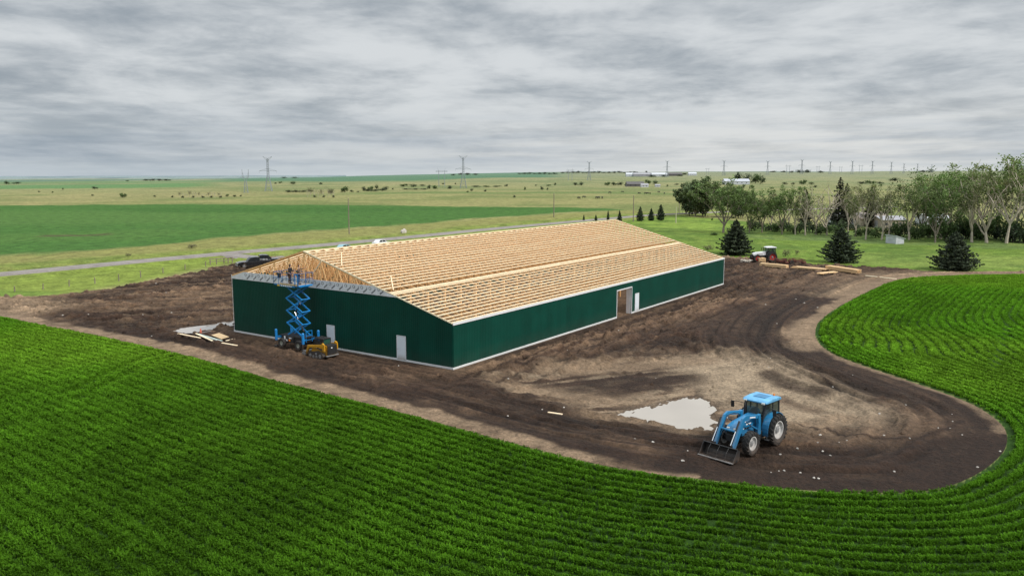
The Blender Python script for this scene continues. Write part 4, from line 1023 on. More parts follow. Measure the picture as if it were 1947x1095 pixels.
make_tractor('tractor', 'bright blue tractor with front loader and black bucket parked by the puddle', BLUE, BLUE_ROOF, RIM, True, (rc[0], rc[1], float(yard_h(rc[0], rc[1]))-.02), math.atan2(hd[1], hd[0]))
BODY2 = mat('tractor_charcoal', (.02, .022, .026), .4, var=.2, scale=2.); HOOD2 = mat('tractor_white', (.66, .68, .70), .4, var=.08)
g0 = G(1471, 499); g1 = G(1452, 498); h2 = YAW+rad(90)+.12
make_tractor('tractor', 'dark tractor with white hood, white cab roof and red wheel rims beyond the barn', BODY2, HOOD2, RIM_RED, False, (g0[0]+.9, g0[1]+1.0, .02), h2, HOOD2)

# disc implement behind the far tractor
RUST = mat('rusty_steel', (.11, .035, .022), .8, var=.45, scale=3., bump=.3)
def make_disc(loc, rz):
    t = thing('disc_harrow', 'rusty red-brown disc harrow on the ground behind the dark tractor', 'implement', loc, rz)
    mb = MB()
    for y in (-1.3, 1.3): mb.beam((-2.6, y, .75), (2.0, y, .75), .12, .14)
    for x in (-2.6, -.9, .8, 2.0): mb.beam((x, -1.4, .75), (x, 1.4, .75), .12, .12)
    mb.beam((2.0, -1.2, .75), (3.6, 0, .55), .1, .1); mb.beam((2.0, 1.2, .75), (3.6, 0, .55), .1, .1); mb.build('frame', RUST, t)
    for x, tilt in ((-2.1, .22), (-.5, -.22), (1.1, .22)):
        mb = MB(); mb.tube([(0, -1.7, 0), (0, 1.7, 0)], .03, 6)
        for k in range(12):
            y = -1.65+k*.3; mb.lathe([(.01, .06), (.16, .04), (.30, 0), (.30, -.008), (.16, .032), (.01, .052)], (0, y, 0), 'y', 14)
        g = mb.build('disc_gang', RUST, t); g.location = (x, 0, .30); g.rotation_euler = (0, 0, tilt)
    for s in (-1, 1): ob = MB().lathe([(.12, -.1), (.36, -.11), (.36, .11), (.12, .1)], (0, 0, 0), 'y', 16).build('wheel', RUBBER, t); ob.location = (-.1, s*1.75, .36)
    return t
q = G(1508, 502); make_disc((q[0]+.3, q[1]+1., .03), h2-.1)

# ---------------------------------------------------------------- scissor lift
LIFT = mat('lift_blue', (.010, .20, .52), .4, var=.15, scale=2., dirt=MUD, dirtz=(.1, 1.2)); RAIL = mat('rail_blue', (.008, .085, .24), .45, var=.15); LIFT_DK = mat('lift_black', (.018, .018, .020), .5, var=.3)
YEL = mat('sticker_yellow', (.75, .42, .03), .5); PLY = mat('plywood', (.50, .36, .20), .7, var=.25, scale=2.)
LX, LY = -1.90, 17.05                                     # centre of the lift on the ground
lift_z = float(yard_h(LX, LY))
lift = thing('scissor_lift', 'blue scissor lift raised against the end wall of the barn', 'scissor lift', (LX, LY, lift_z))
def lift_parts(t):
    # local: x across (towards the wall +x), y along the wall
    mb = MB().box((0, 0, .86), (1.15, 3.0, .42)); mb.box((0, 0, 1.12), (1.3, 3.3, .10)); mb.box((-.62, .5, .82), (.18, 1.5, .5)); mb.box((.62, -.2, .82), (.18, 1.7, .5)); mb.build('chassis', LIFT_DK, t, bevel=.02)
    mb = MB().box((-.72, .9, .86), (.03, .16, .46)); mb.box((-.72, .62, .72), (.03, .16, .16)); mb.box((-.72, .15, .96), (.03, .3, .08)); mb.build('decal', DECAL, t)
    MB().box((-.72, .25, .76), (.03, .2, .2)).build('decal', ORANGE, t)
    for yy in (1.15, -1.15): MB().box((0, yy, .45), (1.5, .16, .2)).build('axle', LIFT_DK, t)
    for sx in (-1, 1):
        for sy in (-1, 1):
            w = MB().lathe([(.22, -.15), (.40, -.17), (.44, -.10), (.44, .10), (.40, .17), (.22, .15)], (0, 0, 0), 'x', 26).build('wheel', RUBBER, t); w.location = (sx*.82, sy*1.15, .44)
            r = MB().lathe([(.235, -.12), (.235, .12), (.12, .06*1), (.01, .10), (.01, -.10), (.12, -.06)], (0, 0, 0), 'x', 18).build('rim', mat_rim, w)
            ob = MB().tube([(0, 0, .66), (0, 0, 1.62), (0, 0, 1.68)], [.125, .125, .08], 14).build('outrigger', LIFT, t); ob.location = (sx*.92, sy*1.85, 0)
            MB().tube([(0, 0, .12), (0, 0, .66)], .06, 10).build('piston', CHROME, ob); MB().lathe([(.02, .08), (.20, .06), (.20, .12), (.07, .16), (.02, .16)], (0, 0, 0), 'z', 14).build('foot', LIFT_DK, ob)
            bb = MB().beam((sx*.5, sy*1.6, .95), (sx*.92, sy*1.85, .95), .16, .16).build('outrigger_bracket', LIFT, t)
    # ladder / battery frame on the end
    mb = MB()
    for x in (-.35, .35): mb.beam((x, -1.62, .7), (x, -1.62, 1.75), .05, .05)
    for z in (.9, 1.3, 1.73): mb.beam((-.35, -1.62, z), (.35, -1.62, z), .04, .04)
    mb.build('ladder', LIFT, t)
    # scissor stack, four stages
    z0, z1, n = 1.18, 5.80, 4; st = (z1-z0)/n; hw = 1.06; yo = -.25
    for i in range(n):
        za, zb = z0+i*st, z0+(i+1)*st
        for s in (-1, 1):
            xo = .46 if s > 0 else .38
            for x in (-1, 1):
                mb = MB().beam((x*xo, yo-s*hw, za), (x*xo, yo+s*hw, zb), .07, .13, (0, 0, 1)); mb.build('scissor_arm', LIFT, t)
        for yy, zz_ in ((yo-hw, zb), (yo+hw, zb), (yo, (za+zb)/2)): MB().tube([(-.52, yy, zz_), (.52, yy, zz_)], .045, 8).build('pivot_pin', LIFT, t)
    mb = MB(); mb.tube([(0, yo-.7, 1.6), (0, yo+.1, 2.7)], .085, 10); mb.mi(1); mb.tube([(0, yo+.1, 2.7), (0, yo+.5, 3.3)], .05, 8); mb.build('lift_cylinder', [LIFT_DK, CHROME], t)
    mb = MB(); mb.tube([(.1, yo+.5, 3.2), (.1, yo-.15, 4.1)], .085, 10); mb.mi(1); mb.tube([(.1, yo-.15, 4.1), (.1, yo-.45, 4.55)], .05, 8); mb.build('lift_cylinder', [LIFT_DK, CHROME], t)
    # platform
    y0, y1, x0, x1, zp = -1.42, 1.95, -.88, .88, 5.95
    mb = MB(); mb.span((x0, y0+.5, zp-.18), (x1, y1-.5, zp)); mb.span((x0+.06, y0, zp-.10), (x1-.06, y1, zp+.012)); mb.build('platform', LIFT, t)
    mb = MB().span((x0+.05, y0+.1, zp+.014), (x1-.05, y1-.1, zp+.03)); mb.build('deck', GREY, t)
    MB().span((x0-.03, y0+.05, zp-.02), (x0-.004, y1-.9, zp+.13)).build('toe_board', PLY, t)
    mb = MB()
    for k in range(6): mb.box((x0-.012, .85-k*.26, zp-.10), (.02, .17, .10))
    mb.build('decal', DECAL, t); MB().box((x0-.012, 1.28, zp-.10), (.02, .34, .14)).build('decal', YEL, t)
    ys_ = [y0, y0+.45, y0+.95, y0+1.5, y0+2.1, y0+2.7, y1]
    for x in (x0, x1):
        mb = MB()
        for yy in ys_: mb.tube([(x, yy, zp-.1), (x, yy, zp+1.1)], .021, 6)
        for z in (.55, 1.1): mb.tube([(x, y0, zp+z), (x, y1, zp+z)], .021, 6)
        mb.build('guard_rail', RAIL, t)
    for yy in (y0, y1):
        mb = MB()
        for z in (.55, 1.1): mb.tube([(x0, yy, zp+z), (x1, yy, zp+z)], .024, 6)
        mb.tube([(0, yy, zp), (0, yy, zp+1.1)], .024, 6); mb.build('guard_rail', RAIL, t)
    mb = MB(); mb.span((x0-.03, y0+.02, zp-.05), (x0+.03, y0+.10, zp+1.1)); mb.span((x0-.03, y0+.10, zp+.98), (x0+.03, y0+.40, zp+1.1)); mb.span((x0-.03, y0+.40, zp-.05), (x0+.03, y0+.48, zp+1.1)); mb.build('gate', LIFT, t)
    MB().box((x0+.12, y1-.65, zp+.80), (.18, .28, .45)).build('control_box', LIFT_DK, t, bevel=.02)
mat_rim = mat('lift_rim', (.26, .27, .22), .6, var=.3, scale=5., dirt=MUD, dirtz=(0, .6))
lift_parts(lift)

# ---------------------------------------------------------------- compact track loader
CATY = mat('loader_yellow', (.50, .25, .012), .4, var=.15, scale=2.5, dirt=MUD, dirtz=(.2, 1.1))
def make_skid(loc, rz):
    t = thing('skid_steer', 'yellow compact track loader with black cab parked in front of the scissor lift', 'skid steer', loc, rz); t.scale = (.88, .88, .88)
    for s in (-1, 1):
        pr = [(-1.05, .10), (.75, .0), (1.0, .12), (1.08, .35), (.95, .55), (-.2, .78), (-1.15, .62), (-1.3, .38)]
        mb = MB().prism(pr, 'y', s*.62, s*.98)
        n = 26; L = []; P = [Vector((a, 0, b)) for a, b in pr]
        for i in range(len(P)):
            a, b = P[i], P[(i+1) % len(P)]; m = max(1, int((b-a).length/.13))
            for k in range(m): mb.beam(a.lerp(b, k/m)+Vector((0, s*.61, 0)), a.lerp(b, k/m)+Vector((0, s*.99, 0)), .06, .05, ((b-a).z, 0, -(b-a).x))
        tk = mb.build('track', RUBBER, t)
        mb = MB()
        for x, z, r in ((-.85, .36, .2), (-.3, .24, .16), (.2, .21, .16), (.68, .28, .2), (-.25, .55, .12)): mb.lathe([(.02, -.02), (r, -.02), (r, .02), (.02, .02)], (x, s*.99, z), 'y', 14)
        mb.build('track_roller', GREY, tk)
    mb = MB().prism([(-1.45, .45), (.9, .40), (1.05, .75), (.75, 1.05), (-.7, 1.15), (-.95, 1.45), (-1.5, 1.40)], 'y', -.60, .60); mb.build('body', CATY, t, bevel=.03)
    mb = MB().prism([(-1.62, .55), (-1.42, .50), (-1.42, 1.50), (-1.60, 1.46)], 'y', -.56, .56); mb.build('rear_door', BLACK, t, bevel=.03)
    MB().box((-1.63, .1, 1.22), (.02, .16, .10)).build('decal', DECAL, t); MB().box((-1.58, 0, .42), (.16, 1.5, .10)).build('bumper', GREY, t, bevel=.01)
    mb = MB().box((-1.2, 0, 1.50), (.5, 1.0, .08)); mb.build('engine_hood', BLACK, t, bevel=.02)
    # cab cage
    mb = MB()
    for s in (-1, 1):
        mb.beam((.72, s*.44, .95), (.60, s*.44, 2.0), .07, .07); mb.beam((-.75, s*.44, 1.15), (-.78, s*.44, 1.98), .07, .07); mb.beam((.60, s*.44, 2.0), (-.78, s*.44, 1.98), .07, .07)
        for k in range(4): mb.beam((-.5+.28*k, s*.44, 1.15), (-.5+.28*k, s*.44, 1.95), .02, .02)
        mb.beam((-.75, s*.44, 1.55), (.66, s*.44, 1.50), .03, .03)
    mb.build('cab_frame', BLACK, t); MB().box((-.09, 0, 2.03), (1.42, .98, .07)).build('cab_roof', BLACK, t, bevel=.03)
    for s in (-1, 1): MB().add([(-.72, s*.45, 1.2), (.68, s*.45, 1.05), (.58, s*.45, 1.95), (-.74, s*.45, 1.95)], [(0, 1, 2, 3)]).build('window', GLASS_DK, t)
    MB().add([(-.77, -.4, 1.3), (-.77, .4, 1.3), (-.78, .4, 1.93), (-.78, -.4, 1.93)], [(0, 1, 2, 3)]).build('window', glass('green_glass', (.03, .10, .075), .3), t)
    MB().box((-.3, 0, 1.2), (.5, .5, .5)).build('seat', BLACK, t, bevel=.04)
    for s in (-1, 1):
        y = s*.80
        mb = MB().prism([(-1.35, 1.58), (-1.1, 1.72), (-.9, 1.50), (1.25, 1.25), (1.55, .55), (1.62, .28), (1.42, .22), (1.25, .60), (1.05, 1.02), (-.95, 1.28), (-1.3, 1.35)], 'y', y-.08, y+.08); mb.build('lift_arm', CATY, t, bevel=.015)
        mb = MB().tube([(-1.05, y, .95), (-.2, y, 1.12)], .06, 8); mb.mi(1); mb.tube([(-.2, y, 1.12), (.3, y, 1.20)], .03, 8); mb.build('lift_cylinder', [BLACK, CHROME], t)
        MB().prism([(-1.45, .9), (-1.1, .9), (-1.05, 1.55), (-1.4, 1.6)], 'y', y-.05+.0, y+.06).build('arm_tower', CATY, t)
    mb = MB(); W = .98
    for a, b in zip([(2.45, .05), (1.75, .04), (1.56, .16), (1.54, .55)], [(1.75, .04), (1.56, .16), (1.54, .55), (1.66, .68)]): mb.beam((a[0], 0, a[1]), (b[0], 0, b[1]), 2*W, .03, (b[1]-a[1], 0, -(b[0]-a[0])))
    for s in (-1, 1): mb.prism([(2.45, .04), (1.74, .03), (1.55, .15), (1.53, .56), (1.67, .70), (1.85, .55)], 'y', s*W-.012, s*W+.012)
    mb.build('bucket', GREY, t)
    mb = MB().tube([(-.7, .3, 2.05), (-.7, .3, 2.30)], .02, 6); mb.build('antenna', BLACK, t)
    return t
a, b = np.array([-3.05, 11.0]), np.array([-2.75, 15.]); c = (a+b)/2+np.array([0., -.35]); make_skid((c[0]+.05, c[1], float(yard_h(c[0], c[1]))-.02), face(a, b))

# ---------------------------------------------------------------- pickups and cars
CARB = mat('car_black', (.012, .013, .016), .22, var=.1, coat=.7, spec=.6); CARW = mat('car_white', (.65, .66, .68), .25, coat=.6, var=.04); CART = mat('car_teal', (.22, .42, .48), .25, coat=.6, var=.05)
def car_wheels(t, xs, y, r, w=.26):
    for x in xs:
        for s in (-1, 1):
            o = MB().lathe([(r*.6, -w/2), (r*.95, -w/2), (r, -w*.3), (r, w*.3), (r*.95, w/2), (r*.6, w/2)], (0, 0, 0), 'y', 24).build('wheel', RUBBER, t); o.location = (x, s*y, r)
            rb = MB().lathe([(r*.62, -w*.3), (r*.62, w*.36), (r*.5, w*.30), (.01, w*.36), (.01, -.02), (r*.5, -.02)], (0, 0, 0), 'y', 20)
            for k in range(6): rb.box((math.cos(k*1.047)*r*.32, w*.38, math.sin(k*1.047)*r*.32), (r*.5, .03, .06), M=Matrix.Rotation(-k*1.047, 3, 'Y'))
            q = rb.build('rim', GREY, o)
            if s < 0: q.rotation_euler = (0, 0, math.pi)
def arch(x, r, z0, n=8): return [(x+r*math.cos(math.pi*(1-k/n)), z0+r*math.sin(math.pi*(1-k/n))) for k in range(n+1)]
def make_pickup(label, paint_m, loc, rz, load=False):
    t = thing('pickup_truck', label, 'pickup', loc, rz, 'black pickups parked behind the barn')
    r = .40; lo = .42
    low = [(-2.75, .55), (-2.75, 1.12), (2.0, 1.10), (2.55, 1.02), (2.85, .85), (2.85, .50)]+arch(1.75, .48, .45)[::-1]+arch(-1.75, .48, .45)[::-1]
    mb = MB().prism(low, 'y', -.95, .95); mb.build('body', paint_m, t, bevel=.03)
    mb = MB().prism([(-.95, 1.10), (1.15, 1.10), (.55, 1.80), (-.35, 1.88), (-.85, 1.82)], 'y', -.78, .78); mb.build('cab', paint_m, t, bevel=.05)
    MB().prism([(1.05, 1.14), (1.20, 1.14), (.60, 1.78), (.53, 1.78)], 'y', -.72, .72).build('windscreen', GLASS_DK, t)
    MB().prism([(-.98, 1.2), (-.92, 1.2), (-.84, 1.74), (-.90, 1.74)], 'y', -.66, .66).build('rear_window', GLASS_DK, t)
    for s in (-1, 1):
        for x0, x1, x2, x3 in ((.12, .92, .48, .12), (-.82, .02, .02, -.72)): MB().prism([(x0, 1.18), (x1, 1.18), (x2, 1.72), (x3, 1.74)], 'y', s*.775, s*.79).build('window', GLASS_DK, t)
        MB().box((1.0, s*1.03, 1.22), (.12, .18, .16)).build('mirror', paint_m, t, bevel=.02)
        MB().box((2.80, s*.72, .86), (.12, .32, .16)).build('headlight', LAMP, t); MB().box((-2.76, s*.84, .92), (.05, .16, .30)).build('tail_light', RIM_RED, t)
    MB().box((2.86, 0, .80), (.05, 1.0, .26)).build('grille', GREY, t); MB().box((2.88, 0, .50), (.14, 1.86, .18)).build('bumper', GREY, t, bevel=.03)
    mb = MB().box((-1.85, 0, 1.124), (1.7, 1.6, .012)); mb.build('bed', LIFT_DK, t)
    mb = MB()
    for s in (-1, 1): mb.box((-1.85, s*.9, 1.18), (1.8, .1, .14))
    mb.box((-2.7, 0, 1.18), (.1, 1.7, .14)); mb.build('bed_rail', paint_m, t, bevel=.02)
    if load:
        mb = MB(); 
        for k in range(5): mb.box((-2.2+.35*k, .2*(-1)**k, 1.25), (.3, .5, .25), k*.4)
        mb.build('toolbox', GREY, t, bevel=.02)
    car_wheels(t, (1.75, -1.75), .86, r); return t
p1 = G(466, 511); p2 = G(503, 503.5)
make_pickup('black pickup nearest the wooden rail fence, left of the other pickup', CARB, (p1[0]+2.2, p1[1]+.5, .02), YAW+rad(118), True)
make_pickup('glossy black pickup with pale sky glinting on its windscreen, right of the other pickup', CARB, (p2[0], p2[1], .02), YAW-rad(62))
def make_car(label, paint_m, loc, rz):
    t = thing('car', label, 'car', loc, rz)
    mb = MB().prism([(-2.2, .45), (-2.2, .95), (-1.9, 1.02), (1.1, .98), (2.1, .85), (2.25, .6), (2.2, .42)]+arch(1.35, .40, .40)[::-1]+arch(-1.35, .40, .40)[::-1], 'y', -.88, .88); mb.build('body', paint_m, t, bevel=.05)
    MB().prism([(-1.85, 1.0), (1.05, .98), (.35, 1.50), (-.2, 1.58), (-1.2, 1.55)], 'y', -.72, .72).build('roof', paint_m, t, bevel=.06)
    for s in (-1, 1):
        for P in ([(-.35, 1.05), (.75, 1.03), (.30, 1.44), (-.35, 1.50)], [(-1.5, 1.06), (-.45, 1.05), (-.45, 1.50), (-1.15, 1.48)]): MB().prism(P, 'y', s*.715, s*.73).build('window', GLASS_DK, t)
        MB().box((2.15, s*.62, .74), (.12, .3, .12)).build('headlight', LAMP, t)
    MB().prism([(1.0, 1.03), (1.1, 1.03), (.42, 1.48), (.34, 1.48)], 'y', -.64, .64).build('windscreen', GLASS_DK, t)
    car_wheels(t, (1.35, -1.35), .80, .33, .22); return t
p = G(738, 469.5); make_car('white car on the gravel road, its roof showing just above the barn ridge', CARW, (p[0]-1.5, p[1]+.6, .2), YAW-.62+.05)
p = G(664, 478.5); make_car('pale teal car on the verge, only a sliver of roof showing above the barn ridge', CART, (p[0]-1.4, p[1]-.4, .12), YAW-.62)

# ---------------------------------------------------------------- lumber, boards, debris
def ground_board(a, b, label, w=.16, h=.05, m=None, group='loose boards lying on the mud', name='board', lift=.06):
    p, q = G(*a), G(*b); c = (p+q)/2; z = max(float(yard_h(*p[:2])), float(yard_h(*q[:2])), float(yard_h(*c[:2])))
    o = MB().beam(p-c, q-c, w, h).build(name, m or W_PURL); o.location = (c[0], c[1], z+lift); o.rotation_euler = (0, 0, 0)
    return tag(o, label, 'board', group)
ground_board((339, 643.5), (381, 652), 'leftmost pale board lying on the dark mud left of the barn', .20)
ground_board((373, 643), (404, 657), 'pale board crossing under the grey-green plank left of the barn', .18)
ground_board((376, 642), (421, 655.5), 'grey-green plank on the mud in the middle of the scattered boards', .34, m=mat('weathered_plank', (.36, .42, .38), .7, var=.2))
ground_board((408, 656), (451, 663.5), 'longest pale board nearest the crop edge, left of the scissor lift', .20)
ground_board((430, 652.5), (446, 648.5), 'short pale board beside the plywood sheet left of the barn', .20)
ground_board((384, 640), (401, 637), 'thin grey stick of timber behind the scattered boards', .08, m=GREY)
ground_board((1042, 784.5), (1069, 788.5), 'single pale board lying on the dark track between barn and puddle', .17)
ground_board((1646, 525), (1704, 531.5), 'long pale board lying at the far corner of the crop', .26)
c = G(418, 644.5); o = MB().add([tuple(G(*a)-c) for a in ((402, 643), (417, 639), (436, 646.5), (421, 651))]+[tuple(G(*a)-c+np.array([0, 0, .04])) for a in ((402, 643), (417, 639), (436, 646.5), (421, 651))], [(3, 2, 1, 0), (4, 5, 6, 7), (0, 1, 5, 4), (1, 2, 6, 5), (2, 3, 7, 6), (3, 0, 4, 7)]).build('plywood_sheet', PLY)
o.location = (c[0], c[1], float(yard_h(c[0], c[1]))+.12); tag(o, 'bare plywood sheet lying on the mud left of the barn', 'plywood')
CONE = mat('cone_orange', (.55, .14, .08), .6)
c = G(382, 637); t = thing('traffic_cone', 'small faded orange cone behind the scattered boards', 'cone', (c[0], c[1], float(yard_h(c[0], c[1]))))
MB().lathe([(.01, .02), (.17, .02), (.04, .7), (.01, .7)], (0, 0, 0), 'z', 14).build('cone_body', CONE, t); MB().box((0, 0, .02), (.42, .42, .04)).build('cone_base', CONE, t)
# blue drum on the platform handled with the people; timber bundles at the far end
def bundle(a, b, h, w, label, rows=5, cols=7, name='lumber_bundle', slip=0.):
    p, q = G(*a), G(*b); c = (p+q)/2; L = np.linalg.norm(q-p); ang = face(p, q); mb = MB(); rr_ = random.Random(int(a[0]))
    for i in range(rows):
        for j in range(cols):
            e = rr_.uniform(-slip, slip)+rr_.uniform(-.03, .03); mb.box((e, (j-(cols-1)/2)*w/cols, .12+(i+.5)*h/rows), (L*(1-rr_.random()*.03), w/cols*.93, h/rows*.90))
    t = thing(name, label, 'lumber', (c[0], c[1], float(yard_h(c[0], c[1]))), ang, 'lumber stacks at the far end of the yard')
    mb.build('lumber', W_STACK, t)
    for e in (-.35, .0, .35): MB().box((e*L, 0, .06), (.12, w, .12)).build('bearer', W_TRUSS, t)
    return t
bundle((1446, 506.5), (1497, 511), .5, 1.0, 'banded lumber stack right in front of the dark tractor', 5, 8)
bundle((1511, 510.5), (1570, 515.5), .28, 1.3, 'low thin lumber stack between the two thick stacks', 2, 9, slip=.5)
bundle((1573, 514), (1633, 523.0), .6, 1.1, 'largest lumber stack, rightmost of the thick stacks near the spruce', 6, 8, slip=.12)
bundle((1556, 523.5), (1588, 520.5), .16, .9, 'flat low pile of boards lying against the largest lumber stack', 2, 6, slip=.3)
bundle((1441, 497), (1450, 500), .75, 1.2, 'pale block of lumber at the nose of the dark tractor', 5, 6)
c = G(1419, 498.5); mb = MB(); rr_ = random.Random(5)
for k in range(26): mb.box((rr_.uniform(-1.3, 1.3), rr_.uniform(-1.0, 1.0), rr_.uniform(.05, .35)), (rr_.uniform(.2, .8), rr_.uniform(.1, .3), rr_.uniform(.05, .2)), rr_.uniform(0, 3))
o = mb.build('scrap_heap', mat('scrap_pale', (.52, .47, .40), .8, var=.5, scale=1.5)); o.location = (c[0], c[1], .03); tag(o, 'small heap of pale building scraps right of the far barn corner', 'scrap heap')
# pale stones dotted over the dark soil
ST = [(1300+a/3.009, 760+b/3.009) for a, b in [(780, 202), (650, 280), (668, 413), (745, 453), (770, 456), (553, 318), (575, 400), (500, 418), (545, 403), (765, 262), (795, 290), (838, 322), (890, 238), (933, 235), (1120, 70), (1145, 208), (1293, 222), (1538, 128), (1523, 168), (1592, 205), (1270, 22), (1455, 178), (1205, 415), (1680, 388), (1810, 297)]]
ST += [(a/3.894, 500+b/3.894) for a, b in [(655, 397), (793, 396), (755, 372), (910, 322), (943, 288), (1030, 318), (1140, 375), (1188, 290), (1192, 428), (1230, 230), (1323, 395), (1175, 410), (1125, 540), (1270, 372), (1060, 405), (465, 398), (410, 218), (1155, 157)]]
ST += [(860+a/3.22, 560+b/3.22) for a, b in [(550, 692), (705, 350), (783, 345), (343, 505), (1247, 473), (1117, 895), (1228, 915), (1440, 965), (1410, 1025), (683, 690), (340, 735)]]
ST += [(1400+a/3.53, 490+b/3.53) for a, b in [(197, 320), (456, 308), (545, 340), (218, 713), (228, 665), (648, 850), (780, 800), (1138, 980), (960, 1037), (1448, 1045), (420, 568), (272, 445), (400, 280)]]
ST += [(758, 698), (1176, 637)]
STONE = mat('pale_stone', (.42, .39, .35), .85, var=.25, scale=8.)
def stone_mesh(sd_):
    r_ = random.Random(sd_); mb = MB(); vs = []; n, m = 7, 5
    for i in range(m):
        for k in range(n):
            a = 2*math.pi*k/n; b = math.pi*(i+.5)/m; q = 1+r_.uniform(-.22, .22); vs.append((math.sin(b)*math.cos(a)*q*.13, math.sin(b)*math.sin(a)*q*.10, math.cos(b)*.075*q+.04))
    mb.add(vs, [(i*n+k, i*n+(k+1) % n, (i+1)*n+(k+1) % n, (i+1)*n+k) for i in range(m-1) for k in range(n)]+[tuple(range(n-1, -1, -1)), tuple((m-1)*n+k for k in range(n))]); return mb.mesh('stone', STONE)
sms = [stone_mesh(k) for k in range(5)]
for i, (a, b) in enumerate(ST):
    p = G(a, b); o = link('stone', sms[i % 5]); s = rr_.uniform(.35, .80)*(1. if p[0] < 40 else 1.3); o.scale = (s, s, s); o.location = (p[0], p[1], float(yard_h(p[0], p[1]))); o.rotation_euler = (0, 0, rr_.uniform(0, 6))
    tag(o, 'small pale stone lying loose on the dark bare soil', 'stone', 'pale stones on the bare soil')
# ================================================================== PEOPLE ON THE PLATFORM
SKIN = mat('skin', (.42, .24, .16), .55, var=.08); JKT_BLACK = mat('jacket_black', (.010, .010, .012), .85, var=.3); TROU_BROWN = mat('trousers_brown', (.055, .026, .018), .85, var=.25)
JKT_BROWN = mat('jacket_brown', (.115, .070, .050), .85, var=.45, scale=14.); JEANS = mat('jeans', (.028, .065, .15), .85, var=.25); BOOT = mat('boots', (.03, .02, .014), .7); HAIR = mat('hair_dark', (.012, .008, .007), .8)
def skin_obj(name, chains, m, parent, sub=1):
    """chains: list of lists of (x,y,z,r); equal points are merged so that limbs join"""
    V = []; R = []; E = []; key = {}
    for ch in chains:
        last = None
        for x, y, z, r in ch:
            k = (round(x, 4), round(y, 4), round(z, 4))
            if k not in key: key[k] = len(V); V.append((x, y, z)); R.append(r)
            i = key[k]
            if last is not None and last != i: E.append((last, i))
            last = i
    me = D.meshes.new(name); me.from_pydata(V, E, []); o = D.objects.new(name, me); COL.objects.link(o)
    md = o.modifiers.new('skin', 'SKIN'); md.use_smooth_shade = True
    sv = me.skin_vertices[0].data if me.skin_vertices else None
    if sv is None:
        import bmesh
        bm = bmesh.new(); bm.from_mesh(me); bm.verts.layers.skin.verify(); bm.to_mesh(me); bm.free(); sv = me.skin_vertices[0].data
    for i, r in enumerate(R):
        rr_ = r if hasattr(r, '__len__') else (r, r); sv[i].radius = rr_; sv[i].use_root = (i == 0)
    s = o.modifiers.new('sub', 'SUBSURF'); s.levels = sub; s.render_levels = sub
    dg = bpy.context.evaluated_depsgraph_get(); nm = D.meshes.new_from_object(o.evaluated_get(dg)); nm.name = name
    o.modifiers.clear(); o.data = nm; nm.materials.clear(); nm.materials.append(m)
    for p in nm.polygons: p.use_smooth = True
    o.parent = parent; return o
def hand(w, d, up):
    """five bent fingers: w wrist, d direction, up = thumb side"""
    w = Vector(w); d = Vector(d).normalized(); up = Vector(up); up = (up-d*up.dot(d)).normalized(); n = d.cross(up); out = []
    palm = w+d*.055
    for k, ln in enumerate((.070, .082, .076, .058)):
        b = w+d*.095+up*(.030-.020*k); t1 = b+d*ln*.55-n*.012; t2 = b+d*ln*.9-n*.038
        out.append([(*palm, (.020, .034)), (*b, .0095), (*t1, .0085), (*t2, .0075)])
    b = w+d*.045+up*.040; out.append([(*palm, (.020, .034)), (*b, .012), (*(b+d*.03+up*.022-n*.01), .0095), (*(b+d*.058+up*.026-n*.02), .008)])
    return out
